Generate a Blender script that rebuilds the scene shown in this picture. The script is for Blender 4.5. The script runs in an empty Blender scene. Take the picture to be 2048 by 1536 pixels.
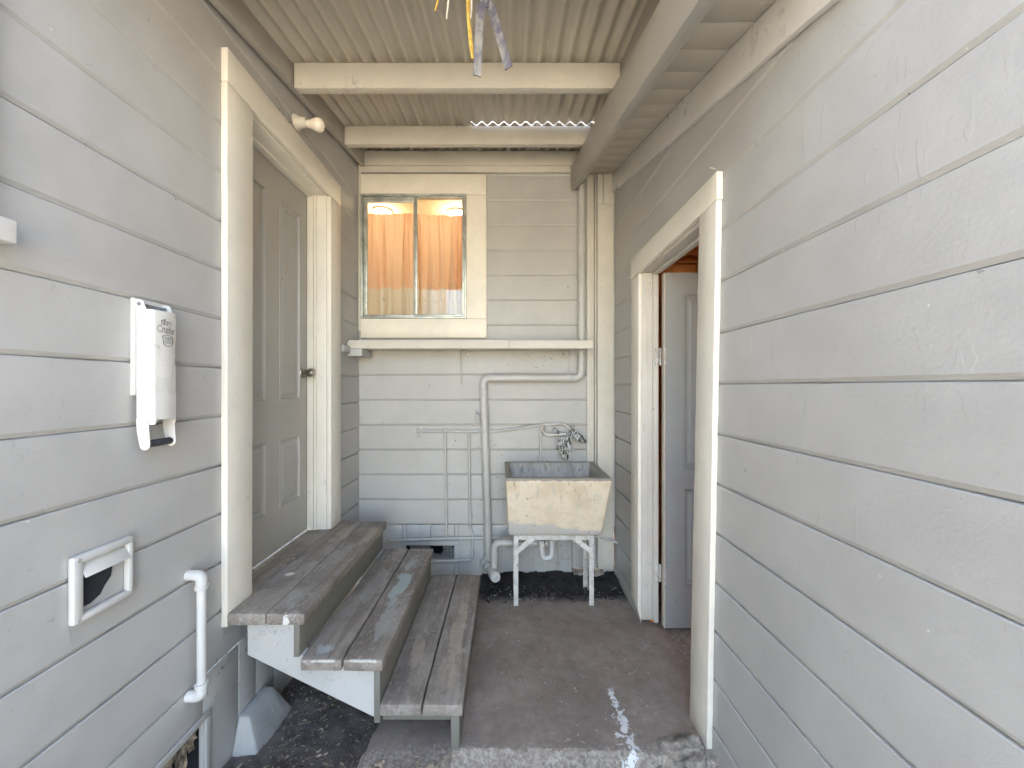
import bpy, bmesh, math, random
from mathutils import Vector, Matrix, noise
random.seed(7)
C = bpy.context.scene.collection
R = math.radians

# ------------------------------------------------------------------ camera, sky, sun, exposure
H = 1.371                       # camera height above the slab
sc = bpy.context.scene
cd = bpy.data.cameras.new('camera'); cam = bpy.data.objects.new('camera', cd); C.objects.link(cam)
cam.location = (0, 0, H); cam.rotation_euler = (R(90), 0, 0)
cd.sensor_width = 36; cd.lens = 770/2048*36; cd.clip_start = .02; cd.clip_end = 500
cd.shift_x = 10/2048; cd.shift_y = 5/2048
sc.camera = cam
w = bpy.data.worlds.new('World'); sc.world = w; w.use_nodes = True
SUN_EL, SUN_AZ = 52, 8          # the sun stands behind the house: the passage is in open shade
nt = w.node_tree; bg = nt.nodes['Background']
sky = nt.nodes.new('ShaderNodeTexSky'); sky.sky_type = 'NISHITA'; sky.sun_disc = False
sky.sun_elevation = R(SUN_EL); sky.sun_rotation = R(SUN_AZ); sky.dust_density = 2.0; sky.ozone_density = .8
wb = nt.nodes.new('ShaderNodeMix'); wb.data_type = 'RGBA'; wb.blend_type = 'MULTIPLY'; wb.inputs[0].default_value = 1
wb.inputs[7].default_value = (1.0, .895, .815, 1)     # the camera's warm white balance
nt.links.new(sky.outputs[0], wb.inputs[6]); nt.links.new(wb.outputs[2], bg.inputs[0]); bg.inputs[1].default_value = .15
sd = bpy.data.lights.new('sun', 'SUN'); sd.energy = 5; sd.angle = R(.5); sd.color = (1, .94, .84)
so = bpy.data.objects.new('sun', sd); C.objects.link(so)
sv = Vector((math.sin(R(SUN_AZ))*math.cos(R(SUN_EL)), math.cos(R(SUN_AZ))*math.cos(R(SUN_EL)), math.sin(R(SUN_EL))))
so.rotation_euler = sv.to_track_quat('Z', 'Y').to_euler()
sc.view_settings.view_transform = 'Standard'; sc.view_settings.look = 'None'
sc.view_settings.gamma = 1; sc.view_settings.exposure = 3.85
sc.render.engine = 'CYCLES'; sc.cycles.max_bounces = 10; sc.cycles.diffuse_bounces = 8
try: sc.cycles.use_denoising = True
except Exception: pass

def at(px, py, Y):              # a spot read off the photograph, at a real distance Y
    return Vector(((px-1014)/770*Y, Y, H-(py-773)/770*Y))

# ------------------------------------------------------------------ node helpers
class NT:
    def __init__(s, name):
        s.m = bpy.data.materials.new(name); s.m.use_nodes = True
        s.t = s.m.node_tree; s.p = s.t.nodes['Principled BSDF']; s.out = s.t.nodes['Material Output']
        s.tc = s.n('ShaderNodeTexCoord'); s.oi = s.n('ShaderNodeObjectInfo')
        a = s.n('ShaderNodeVectorMath', operation='MULTIPLY_ADD')
        cmb = s.n('ShaderNodeCombineXYZ')
        for i in range(3): s.l(s.oi.outputs['Random'], cmb.inputs[i])
        s.l(cmb.outputs[0], a.inputs[0]); a.inputs[1].default_value = (17, 31, 23)
        s.l(s.tc.outputs['Object'], a.inputs[2]); s.rnd = a.outputs[0]; s.obj = s.tc.outputs['Object']
    def n(s, t, **k):
        x = s.t.nodes.new(t)
        for a, b in k.items(): setattr(x, a, b)
        return x
    def l(s, a, b): s.t.links.new(a, b)
    def put(s, v, inp):
        if isinstance(v, (int, float)): inp.default_value = v
        elif isinstance(v, tuple): inp.default_value = v if len(v) == len(inp.default_value) else (*v, 1)
        else: s.l(v, inp)
    def map(s, vec, scale=(1,1,1), loc=(0,0,0), rot=(0,0,0)):
        m = s.n('ShaderNodeMapping'); s.l(vec, m.inputs[0])
        m.inputs['Scale'].default_value = scale; m.inputs['Location'].default_value = loc; m.inputs['Rotation'].default_value = rot
        return m.outputs[0]
    def noise(s, vec, scale, detail=3, rough=.5, dist=0):
        x = s.n('ShaderNodeTexNoise'); s.l(vec, x.inputs['Vector']); x.inputs['Scale'].default_value = scale
        x.inputs['Detail'].default_value = detail; x.inputs['Roughness'].default_value = rough; x.inputs['Distortion'].default_value = dist
        return x.outputs['Fac']
    def vor(s, vec, scale, feature='F1', out='Distance', rnd=1):
        x = s.n('ShaderNodeTexVoronoi', feature=feature); s.l(vec, x.inputs['Vector']); x.inputs['Scale'].default_value = scale
        x.inputs['Randomness'].default_value = rnd
        return x.outputs[out]
    def ramp(s, v, a, b, c=0., d=1.):
        x = s.n('ShaderNodeMapRange', interpolation_type='SMOOTHSTEP'); s.l(v, x.inputs[0])
        for i, q in enumerate((a, b, c, d)): x.inputs[1+i].default_value = q
        return x.outputs[0]
    def math(s, op, a, b=0., c=0.):
        x = s.n('ShaderNodeMath', operation=op); s.put(a, x.inputs[0]); s.put(b, x.inputs[1]); s.put(c, x.inputs[2]); return x.outputs[0]
    def mix(s, f, a, b, mode='MIX'):
        x = s.n('ShaderNodeMix', data_type='RGBA', blend_type=mode); s.put(f, x.inputs[0]); s.put(a, x.inputs[6]); s.put(b, x.inputs[7]); return x.outputs[2]
    def scale(s, col, f):
        x = s.n('ShaderNodeVectorMath', operation='SCALE'); s.put(col, x.inputs[0]); s.put(f, x.inputs[3]); return x.outputs[0]
    def sep(s, vec):
        x = s.n('ShaderNodeSeparateXYZ'); s.l(vec, x.inputs[0]); return x.outputs
    def bump(s, h, dist, strength=1, prev=None):
        x = s.n('ShaderNodeBump'); x.inputs['Strength'].default_value = strength; x.inputs['Distance'].default_value = dist
        s.l(h, x.inputs['Height'])
        if prev: s.l(prev, x.inputs['Normal'])
        return x.outputs[0]
    def done(s, col, rough=.5, nrm=None, **k):
        s.put(col, s.p.inputs['Base Color']); s.put(rough, s.p.inputs['Roughness'])
        if nrm: s.l(nrm, s.p.inputs['Normal'])
        for a, b in k.items(): s.p.inputs[a].default_value = b
        return s.m

def vor_abs(n, v): return n.math('ABSOLUTE', n.math('SUBTRACT', v, .5))

def paint(name, col, rough=.5, axis=1, dirt=1., bump=1., chip=0., dirtcol=(.10,.09,.08), mottle=.06, chipcol=(.80,.78,.74)):
    """brushed house paint over boards: orange peel, drips, old scrapes, fly specks and cobweb marks"""
    n = NT(name)
    st = [1,1,1]; st[axis] = .12
    v = n.rnd; vg = n.map(v, tuple(st)); vd = n.map(v, (1,1,.18))
    big = n.noise(v, 1.7, 4, .6); mid = n.noise(v, 9, 3, .6)
    f = n.math('ADD', n.ramp(big, .3, .7, 1-mottle, 1+mottle), n.ramp(mid, .3, .7, -mottle*.5, mottle*.5))
    c = n.scale(col, f)
    # fly specks and small marks
    vd_ = n.vor(v, 26); cell = n.sep(n.vor(v, 26, out='Color'))
    sz = n.math('MULTIPLY', cell[0], .13)
    spk = n.math('LESS_THAN', vd_, n.math('SUBTRACT', sz, .062))
    vl = n.map(v, (1,1,1), loc=(3.3,1.7,.4)); lit = n.math('LESS_THAN', n.vor(vl, 21), n.math('SUBTRACT', n.math('MULTIPLY', n.sep(n.vor(vl, 21, out='Color'))[1], .15), .085))
    vr = n.map(v, (1, 1, .4), rot=(.5, .3, .2))
    sc1 = n.noise(vr, 14, 2, .5, 1.2)
    scr = n.math('MULTIPLY', n.math('LESS_THAN', vor_abs(n, sc1), .0035), n.math('GREATER_THAN', n.noise(v, 5.5, 2), .60))
    smg = n.math('MULTIPLY', n.ramp(n.noise(v, 26, 5, .75), .60, .74), n.ramp(n.noise(v, 3.1, 2), .52, .68))
    # bigger irregular marks: insect cases, scrapes, stuck web
    ns = n.n('ShaderNodeTexNoise'); n.l(n.map(v, (1,1,1)), ns.inputs['Vector']); ns.inputs['Scale'].default_value = 70; ns.inputs['Detail'].default_value = 3
    wv = n.n('ShaderNodeVectorMath', operation='MULTIPLY_ADD'); n.l(ns.outputs['Color'], wv.inputs[0]); wv.inputs[1].default_value = (.028,.028,.045); n.l(v, wv.inputs[2])
    mk = n.vor(wv.outputs[0], 9.5); mc = n.sep(n.vor(wv.outputs[0], 9.5, out='Color'))
    mk = n.math('LESS_THAN', mk, n.math('SUBTRACT', n.math('MULTIPLY', mc[1], .125), .062))
    spk = n.math('MAXIMUM', spk, n.math('MULTIPLY', mk, n.math('ADD', .25, n.math('MULTIPLY', mc[2], .5))))
    d = n.math('MULTIPLY', n.math('ADD', n.math('ADD', n.math('MULTIPLY', spk, .8), n.math('MULTIPLY', scr, .10)), n.math('MULTIPLY', smg, .35)), dirt)
    d = n.math('MINIMUM', d, .9)
    c = n.mix(d, c, dirtcol)
    c = n.mix(n.math('MULTIPLY', lit, .45), c, (.86,.85,.82)); n_l = lit
    if chip:
        ch = n.math('MULTIPLY', n.ramp(n.noise(v, 34, 4, .7), .64, .66), n.ramp(n.noise(v, 4.2, 2), .55, .6))
        c = n.mix(n.math('MULTIPLY', ch, chip), c, chipcol)
    nrm = n.bump(n.noise(v, 420, 2), .00035*bump, .7); nrm = n.bump(n_l, .0012, .8, nrm); nrm = n.bump(n.noise(v, 110, 3, .6), .0005*bump, .7, nrm)
    nrm = n.bump(n.noise(vg, 90, 4, .6), .0004*bump, .6, nrm)
    drip = n.ramp(n.noise(vd, 48, 2, .4, .5), .62, .70)
    drip = n.math('MULTIPLY', drip, n.ramp(n.noise(v, 3.7, 2), .54, .64))
    nrm = n.bump(drip, .0005*bump, .6, nrm)
    edge = n.ramp(n.noise(v, 7.5, 3, .5, .8), .60, .615)
    edge = n.math('MULTIPLY', edge, n.ramp(n.noise(v, 2.3, 1), .56, .60))
    nrm = n.bump(edge, .0004*bump, .5, nrm)
    nrm = n.bump(n.noise(v, 5, 2), .004*bump, .5, nrm)
    rg = n.ramp(mid, .3, .7, rough-.07, rough+.08)
    return n.done(c, rg, nrm)

SID = (.455, .445, .422)
M = {}
M['siding'] = paint('siding_paint', SID, .46, 1, dirt=1.5)
M['siding_back'] = paint('siding_paint_back', (.475,.460,.420), .5, 0, dirt=1.3)
M['skirt'] = paint('skirting_paint', (.46,.45,.42), .5, 2, dirt=2.0, chip=.4, chipcol=(.12,.10,.08))
M['trim'] = paint('cream_trim_paint', (.76,.715,.615), .42, 2, dirt=.9, bump=1.2)
M['trim_y'] = paint('cream_trim_paint_level', (.76,.715,.615), .42, 1, dirt=.9, bump=1.2)
M['wintrim'] = paint('window_casing_paint', (.82,.76,.63), .42, 0, dirt=.6)
M['beam'] = paint('beam_paint', (.60,.56,.47), .5, 0, dirt=1.5)
M['beam_y'] = paint('eave_board_paint', (.41,.385,.34), .5, 1, dirt=1.6, chip=.3, chipcol=(.16,.09,.06))
M['soffit'] = paint('soffit_paint', (.47,.44,.38), .5, 0, dirt=1.2, chip=.4)
M['metal_roof'] = paint('painted_corrugated_iron', (.53,.485,.40), .45, 1, dirt=.8, bump=.5)
M['door'] = paint('door_paint', (.40,.385,.34), .42, 2, dirt=1.2, bump=.7)
M['white'] = paint('white_enamel', (.67,.645,.60), .33, 2, dirt=1.2, bump=.4, chip=.12, chipcol=(.45,.40,.34))
M['pipe'] = paint('painted_pipe', (.49,.475,.43), .36, 2, dirt=2.4, bump=.5, mottle=.1)
M['white_pipe'] = paint('white_plastic_pipe', (.60,.59,.555), .4, 2, dirt=2.2, bump=.5)
def rusty():
    n = NT('rusty_white_steel'); v = n.rnd
    c = n.mix(n.ramp(n.noise(v, 25, 4, .6), .4, .7), (.66,.64,.58), (.46,.43,.37))
    c = n.mix(n.math('MULTIPLY', n.ramp(n.noise(v, 130, 5, .8), .555, .60), n.ramp(n.noise(v, 14, 3), .38, .6)), c, (.13,.075,.045))
    return n.done(c, .6, n.bump(n.noise(v, 150, 4), .001, .8))
M['stand'] = rusty()
M['wood_raw'] = paint('bare_shed_timber', (.62,.25,.065), .7, 2, dirt=1.5, bump=1.5, mottle=.3)
M['dark'] = NT('shade_black').done((.02,.022,.026), .9)  # near-black base colour stands in for the shade inside openings
M['grimy'] = paint('grimy_hinge_edge', (.55,.50,.42), .6, 2, dirt=3, chip=1, chipcol=(.22,.09,.03))

def simple(name, col, rough=.5, metal=0., bs=0., bd=.001, mott=.1, ns=20):
    n = NT(name); f = n.ramp(n.noise(n.rnd, ns, 4, .6), .3, .7, 1-mott, 1+mott)
    nrm = n.bump(n.noise(n.rnd, bs, 3), bd, .8) if bs else None
    return n.done(n.scale(col, f), rough, nrm, Metallic=metal)
M['nickel'] = simple('satin_nickel', (.34,.31,.27), .28, 1., mott=.2)
M['galv'] = simple('dull_galvanised_steel', (.32,.36,.39), .45, .8, 200, .0003, .25)
M['rubber'] = simple('black_foam_grip', (.045,.045,.05), .75, 0, 150, .0006, .5, 90)
M['alu'] = simple('weathered_aluminium', (.50,.52,.47), .42, .55, 60, .0004, .22, 14)
M['ink'] = NT('black_print').done((.02,.02,.02), .4)
M['bulb'] = NT('opal_glass_bulb').done((.88,.80,.66), .22, **{'Subsurface Weight': .0, 'Coat Weight': .4})
M['socket'] = paint('painted_socket', (.62,.57,.47), .4, 2, dirt=2)
M['brown'] = paint('interior_plaster', (.66,.55,.40), .7, 0, dirt=0)
M['strap'] = None

def wood_worn():
    n = NT('worn_painted_tread')
    v = n.rnd; vg = n.map(v, (1, .07, 1))
    g = n.noise(vg, 75, 5, .65, .3); g2 = n.noise(vg, 22, 4, .6, .8); b = n.noise(v, 4, 5, .65)
    c = n.mix(n.ramp(b, .35, .65), (.20,.172,.14), (.315,.278,.235))
    c = n.mix(n.math('MULTIPLY', n.ramp(g2, .45, .62), .5), c, (.14,.105,.088))
    # remains of grey paint, denser in blotches
    pn = n.noise(n.map(v, (1,.45,1)), 42, 6, .72)
    pm = n.noise(v, 5.2, 3, .55)
    old = n.math('MULTIPLY', n.ramp(pn, .51, .58), n.ramp(pm, .45, .60))
    c = n.mix(n.math('MULTIPLY', old, .75), c, (.36,.335,.30))
    sp = n.math('MULTIPLY', n.ramp(n.noise(n.map(v, (1,.3,1)), 120, 3, .7), .60, .66), n.ramp(n.noise(v, 6.5, 2), .38, .56))
    c = n.mix(n.math('MULTIPLY', sp, .75), c, (.46,.42,.35))
    return n, c, g, v

def tread_mat(name, blobs):
    """blobs: (centre, radii, colour, coverage) patches of older paint showing on this plank"""
    n, c, g, v = wood_worn(); n.m.name = name
    for (ctr, rad, col, cov) in blobs:
        m = n.map(n.obj, tuple(1/r for r in rad), tuple(-a/b for a, b in zip(ctr, rad)))
        ln = n.n('ShaderNodeVectorMath', operation='LENGTH'); n.l(m, ln.inputs[0])
        dd = n.math('ADD', ln.outputs['Value'], n.math('MULTIPLY', n.math('SUBTRACT', n.noise(n.map(v, (1,.4,1)), 26, 5, .7), .5), 3.2))
        c = n.mix(n.math('MULTIPLY', n.ramp(dd, .95, .8), cov), c, col)
    e = n.ramp(n.noise(n.rnd, 30, 3), .3, .7, .55, .8)
    nrm = n.bump(g, .0016, .8); nrm = n.bump(n.noise(v, 60, 4, .6), .001, .7, nrm)
    return n.done(c, e, nrm)

def slab_mat():
    n = NT('old_concrete'); o = n.obj; X, Y, Z = n.sep(o)
    b = n.noise(o, 2.2, 5, .62); m = n.noise(o, 14, 5, .7); f = n.noise(o, 110, 4, .7)
    c = n.mix(n.ramp(b, .35, .65), (.235,.192,.155), (.33,.275,.228))
    c = n.mix(n.ramp(m, .35, .7, 0, .45), c, (.155,.125,.10))
    c = n.mix(n.math('MULTIPLY', n.ramp(f, .6, .72), .5), c, (.42,.38,.345))
    pit = n.math('MULTIPLY', n.math('LESS_THAN', n.vor(o, 55), .12), n.ramp(n.noise(o, 5), .45, .6))
    c = n.mix(n.math('MULTIPLY', pit, .6), c, (.05,.045,.042))
    # light worn scrapes
    scr = n.math('MULTIPLY', n.ramp(vor_abs(n, n.noise(o, 4.5, 3, .5, 1)), .012, .0), n.ramp(n.noise(o, 18, 4, .7), .5, .62))
    c = n.mix(n.math('MULTIPLY', scr, .6), c, (.46,.42,.37))
    # broken pale front edge
    ed = n.math('ADD', Y, n.math('MULTIPLY', n.math('SUBTRACT', n.noise(o, 20, 6, .75), .5), .16))
    c = n.mix(n.ramp(ed, 1.485, 1.435, 0, .62), c, n.mix(n.ramp(n.noise(o, 60, 5, .75), .42, .6), (.20,.17,.14), (.50,.445,.38)))
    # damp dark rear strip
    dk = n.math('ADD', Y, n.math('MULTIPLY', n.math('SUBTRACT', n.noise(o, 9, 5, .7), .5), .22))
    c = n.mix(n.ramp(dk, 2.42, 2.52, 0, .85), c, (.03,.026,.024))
    # white paint spill: a broken line of splashes
    dx = n.math('ABSOLUTE', n.math('SUBTRACT', X, n.math('ADD', .468, n.math('MULTIPLY', n.math('SUBTRACT', n.noise(o, 9, 1), .5), .05))))
    wd = n.ramp(Y, 1.75, 1.45, .012, .040)
    blob = n.noise(o, 75, 5, .8); blob2 = n.noise(o, 34, 2)
    q = n.math('SUBTRACT', n.math('ADD', n.math('MULTIPLY', n.math('DIVIDE', dx, wd), .55), n.math('ADD', n.math('MULTIPLY', blob, 2.6), n.math('MULTIPLY', blob2, 2.4))), 2.68)
    inY = n.math('MULTIPLY', n.ramp(Y, 1.76, 1.72), n.math('GREATER_THAN', Y, 1.43))
    sp = n.math('MULTIPLY', n.ramp(q, .12, -.02), inY)
    c = n.mix(sp, c, (.74,.74,.72))
    fl = n.math('MULTIPLY', n.math('LESS_THAN', n.vor(n.map(o, loc=(.3,.2,0)), 16), .085), n.math('GREATER_THAN', n.noise(o, 3.3, 2), .56))
    c = n.mix(n.math('MULTIPLY', fl, .6), c, (.42,.42,.38))
    nrm = n.bump(m, .004, .8); nrm = n.bump(f, .0016, .8, nrm); nrm = n.bump(n.noise(o, 350, 2), .0006, .6, nrm)
    return n.done(c, .82, nrm)

def soil_mat(name, a, b, s=1.):
    n = NT(name); o = n.obj
    c = n.mix(n.ramp(n.noise(o, 7, 6, .7), .35, .65), a, b)
    c = n.mix(n.math('MULTIPLY', n.ramp(n.noise(o, 150*s, 3, .8), .60, .70), .6), c, (.30,.26,.21))
    nrm = n.bump(n.noise(o, 45, 6, .75), .012, .9); nrm = n.bump(n.noise(o, 260, 3), .003, .9, nrm)
    return n.done(c, .9, nrm)
M['slab'] = slab_mat()
M['dirt'] = soil_mat('dry_dirt', (.030,.026,.024), (.072,.062,.055))
M['yard'] = soil_mat('pale_yard_ground', (.26,.205,.14), (.36,.29,.20))
M['black_soil'] = soil_mat('black_damp_soil', (.008,.007,.007), (.035,.030,.028))
M['pier'] = paint('painted_concrete', (.38,.375,.35), .7, 2, dirt=3, bump=3, chip=.5, chipcol=(.14,.12,.10), mottle=.18)
M['rock'] = simple('rough_concrete_lump', (.27,.24,.20), .85, 0, 45, .012, .6, 16)
M['leaf'] = simple('dead_leaves_and_straw', (.27,.22,.155), .8, 0, mott=.7, ns=30)
M['web'] = simple('dusty_cobweb', (.12,.10,.085), .9)
M['cord_y'] = simple('yellow_nylon_cord', (.62,.40,.085), .6, 0, 300, .001, .3, 60)
M['cord_w'] = simple('frayed_white_cord', (.55,.50,.44), .7, 0, 300, .001, .2)

def tub_mat():
    n = NT('cream_painted_concrete_tub'); o = n.obj; X, Y, Z = n.sep(o)
    c = n.mix(n.ramp(n.noise(o, 7, 4, .6), .35, .65), (.67,.555,.39), (.76,.665,.50))
    # grey worn foot of the front
    g = n.math('ADD', Z, n.math('MULTIPLY', n.math('SUBTRACT', n.noise(o, 7, 4, .6), .5), .12))
    g = n.math('ADD', g, n.math('MULTIPLY', X, .10))
    c = n.mix(n.ramp(g, .085, .055, 0, .85), c, (.50,.49,.46))
    d = n.math('MULTIPLY', n.ramp(n.noise(o, 60, 5, .8), .56, .66), n.ramp(n.noise(o, 8, 3), .45, .62))
    c = n.mix(n.math('MULTIPLY', d, .85), c, (.20,.16,.11))
    st = n.math('MULTIPLY', n.ramp(n.noise(n.map(o, (1,1,.06)), 42, 3), .60, .66), n.ramp(Z, .18, .36))
    c = n.mix(n.math('MULTIPLY', st, .5), c, (.20,.17,.13))
    tq = n.math('MULTIPLY', n.ramp(n.noise(n.map(o, (1,1,.3), (3,2,1)), 16, 4), .60, .70), .35)
    c = n.mix(tq, c, (.42,.50,.44))
    # unpainted grey concrete inside and on the rim
    rim = n.ramp(n.math('ADD', Z, n.math('MULTIPLY', n.math('SUBTRACT', n.noise(o, 30, 3), .5), .02)), .366, .372)
    c = n.mix(rim, c, n.mix(n.noise(o, 50, 4, .7), (.16,.135,.11), (.42,.38,.31)))
    nrm = n.bump(n.noise(o, 30, 5, .7), .003, .8); nrm = n.bump(n.noise(o, 200, 2), .0008, .7, nrm)
    return n.done(c, .62, nrm)
def tub_in_mat():
    n = NT('grey_wet_concrete_inside'); o = n.obj
    c = n.mix(n.ramp(n.noise(n.map(o, (1,1,.35)), 10, 5, .65), .35, .65), (.33,.30,.25), (.45,.42,.355))
    c = n.mix(n.math('MULTIPLY', n.ramp(n.noise(n.map(o, (1,1,.2)), 28, 4, .7), .52, .66), .7), c, (.17,.15,.09))
    return n.done(c, .45, n.bump(n.noise(o, 40, 4), .002, .8))
M['tub'] = tub_mat(); M['tub_in'] = tub_in_mat()

def strap_mat():
    n = NT('faded_blue_strap'); v = n.obj
    c = n.mix(n.ramp(n.noise(v, 16, 5, .7), .38, .62), (.085,.08,.115), (.24,.225,.205))
    return n.done(c, .7, n.bump(n.noise(n.map(v, (1,1,.3)), 500, 3), .0008, .8))
M['strap'] = strap_mat()

def curtain_mat():
    n = NT('peach_net_curtain'); o = n.obj; X, Y, Z = n.sep(o)
    hem = n.math('ADD', Z, n.math('MULTIPLY', n.math('SINE', n.math('MULTIPLY', X, 42.)), .008))
    h = n.ramp(hem, .333, .327)
    c = n.mix(h, (.94,.71,.55), (.88,.86,.79))
    col = n.math('GREATER_THAN', n.noise(n.map(o, (1,.01,1)), 62, 3, .7), .60)
    band = n.math('MULTIPLY', n.ramp(Z, .215, .225), n.ramp(Z, .29, .27))
    rep = n.math('GREATER_THAN', n.math('SINE', n.math('MULTIPLY', X, 95.)), .1)
    fl = n.math('MULTIPLY', n.math('MULTIPLY', col, band), rep)
    c = n.mix(n.math('MULTIPLY', fl, .6), c, (.30,.22,.12))
    d = n.n('ShaderNodeBsdfDiffuse'); t = n.n('ShaderNodeBsdfTranslucent'); mx = n.n('ShaderNodeMixShader')
    n.put(c, d.inputs[0]); n.put(c, t.inputs[0]); mx.inputs[0].default_value = .62
    n.l(d.outputs[0], mx.inputs[1]); n.l(t.outputs[0], mx.inputs[2])
    n.l(mx.outputs[0], n.out.inputs['Surface']); return n.m
M['curtain'] = curtain_mat()
def glass_mat():
    n = NT('window_glass'); gl = n.n('ShaderNodeBsdfGlossy'); gl.inputs['Roughness'].default_value = .015
    tr = n.n('ShaderNodeBsdfTransparent'); tr.inputs[0].default_value = (.93,.95,.93,1)
    fr = n.n('ShaderNodeFresnel'); fr.inputs[0].default_value = 1.5; mx = n.n('ShaderNodeMixShader')
    fac = n.math('ADD', n.math('MULTIPLY', fr.outputs[0], .9), n.ramp(n.noise(n.obj, 18, 5, .7), .5, .9, .0, .06))
    n.l(fac, mx.inputs[0]); n.l(tr.outputs[0], mx.inputs[1]); n.l(gl.outputs[0], mx.inputs[2])
    n.l(mx.outputs[0], n.out.inputs['Surface']); return n.m
M['glass'] = glass_mat()
def emit(name, col, st):
    n = NT(name); e = n.n('ShaderNodeEmission'); e.inputs[0].default_value = (*col, 1); e.inputs[1].default_value = st
    n.l(e.outputs[0], n.out.inputs['Surface']); return n.m
M['lamp'] = emit('lit_lamp_disc', (1, .80, .52), 2)
def bag_mat():
    n = NT('striped_plastic_wrap'); o = n.rnd
    s = n.ramp(n.noise(n.map(o, (1,1,.25)), 70, 3, .6, 1.5), .46, .54)
    return n.done(n.mix(s, (.03,.035,.032), (.50,.49,.46)), .35, n.bump(n.noise(n.map(o, (1,1,.3)), 60, 3), .006, .9))
M['bag'] = bag_mat()

# ------------------------------------------------------------------ mesh helpers
class MB:
    def __init__(s): s.v = []; s.f = []; s.mi = []; s.cur = 0
    def add(s, vs, fs):
        o = len(s.v); s.v += [tuple(v) for v in vs]; s.f += [tuple(i+o for i in f) for f in fs]; s.mi += [s.cur]*len(fs)
    def addbm(s, bm):
        bm.verts.index_update(); s.add([v.co.copy() for v in bm.verts], [[v.index for v in f.verts] for f in bm.faces]); bm.free()
def wob(p, a, fr=14, sd=0.):
    q = Vector(p)*fr + Vector((sd, sd*1.7, sd*.6)); return Vector(p) + Vector(noise.noise_vector(q))*a
def hexa(mb, pts, bev=.002, jit=.0006, step=.06, axis=None, fr=14):
    """pts: 8 corners, bottom loop of four then top loop of four"""
    bm = bmesh.new(); vs = [bm.verts.new(p) for p in pts]
    for f in ((3,2,1,0),(4,5,6,7),(0,1,5,4),(1,2,6,5),(2,3,7,6),(3,0,4,7)): bm.faces.new([vs[i] for i in f])
    bmesh.ops.recalc_face_normals(bm, faces=bm.faces)
    if bev: bmesh.ops.bevel(bm, geom=list(bm.edges), offset=bev, segments=2, profile=.5, affect='EDGES')
    co = [v.co for v in bm.verts]; mn = Vector([min(c[i] for c in co) for i in range(3)]); mxx = Vector([max(c[i] for c in co) for i in range(3)])
    ext = mxx-mn; ax = axis if axis is not None else max(range(3), key=lambda i: ext[i])
    if jit and step:
        k = int(ext[ax]/step)
        for i in range(1, k):
            pl = mn.copy(); pl[ax] += ext[ax]*i/k; no = Vector((0,0,0)); no[ax] = 1
            bmesh.ops.bisect_plane(bm, geom=list(bm.verts)+list(bm.edges)+list(bm.faces), plane_co=pl, plane_no=no)
        for v in bm.verts: v.co = wob(v.co, jit, fr)
    mb.addbm(bm)
def box(mb, x0, x1, y0, y1, z0, z1, bev=.002, jit=.0006, step=.06, axis=None, fr=14):
    hexa(mb, [(x0,y0,z0),(x1,y0,z0),(x1,y1,z0),(x0,y1,z0),(x0,y0,z1),(x1,y0,z1),(x1,y1,z1),(x0,y1,z1)], bev, jit, step, axis, fr)
def prism(mb, poly, fn, d0, d1, bev=.0015):
    """poly of (a, b) extruded from d0 to d1; fn(a, b, d) -> point"""
    bm = bmesh.new(); A = [bm.verts.new(fn(a, b, d0)) for a, b in poly]; B = [bm.verts.new(fn(a, b, d1)) for a, b in poly]
    n = len(poly); bm.faces.new(A); bm.faces.new(B[::-1])
    for i in range(n): bm.faces.new([A[i], B[i], B[(i+1)%n], A[(i+1)%n]])
    bmesh.ops.recalc_face_normals(bm, faces=bm.faces)
    if bev: bmesh.ops.bevel(bm, geom=list(bm.edges), offset=bev, segments=1, affect='EDGES')
    bmesh.ops.triangulate(bm, faces=[f for f in bm.faces if len(f.verts) > 4])
    mb.addbm(bm)
def fillet(pts, rad, n=6):
    pts = [Vector(p) for p in pts]; out = [pts[0]]
    for i in range(1, len(pts)-1):
        a, b, c = pts[i-1], pts[i], pts[i+1]; u = (a-b).normalized(); v = (c-b).normalized()
        r = min(rad, (a-b).length*.49, (c-b).length*.49)
        p, q = b+u*r, b+v*r
        for k in range(n+1):
            t = k/n; out.append((1-t)**2*p + 2*t*(1-t)*b + t*t*q)
    return out+[pts[-1]]
def tube(mb, pts, r, n=14, cap=True, jit=0):
    pts = [Vector(p) for p in pts]; rs = r if isinstance(r, (list, tuple)) else [r]*len(pts)
    t0 = (pts[1]-pts[0]).normalized(); up = Vector((0,0,1)) if abs(t0.z) < .9 else Vector((0,1,0))
    nx = t0.cross(up).normalized(); V = []; F = []
    for i, p in enumerate(pts):
        t = (pts[min(i+1, len(pts)-1)]-pts[max(i-1, 0)]).normalized()
        nx = (nx - t*nx.dot(t)).normalized(); ny = t.cross(nx)
        for k in range(n):
            a = 2*math.pi*k/n; q = p + (nx*math.cos(a)+ny*math.sin(a))*rs[i]
            V.append(wob(q, jit, 40) if jit else q)
    for i in range(len(pts)-1):
        for k in range(n):
            a, b = i*n+k, i*n+(k+1)%n; F.append((a, b, b+n, a+n))
    if cap: F.append(tuple(range(n))[::-1]); F.append(tuple((len(pts)-1)*n+k for k in range(n)))
    mb.add(V, F)
def lathe(mb, o, d, prof, n=24):
    o = Vector(o); d = Vector(d).normalized()
    tube(mb, [o+d*t for t, r in prof], [max(r, .0002) for t, r in prof], n)
def collar(mb, a, d, ln, r):
    d = Vector(d).normalized(); a = Vector(a)
    lathe(mb, a, d, [(0, r*.96), (.001, r), (ln-.001, r), (ln, r*.96)], 20)

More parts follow.
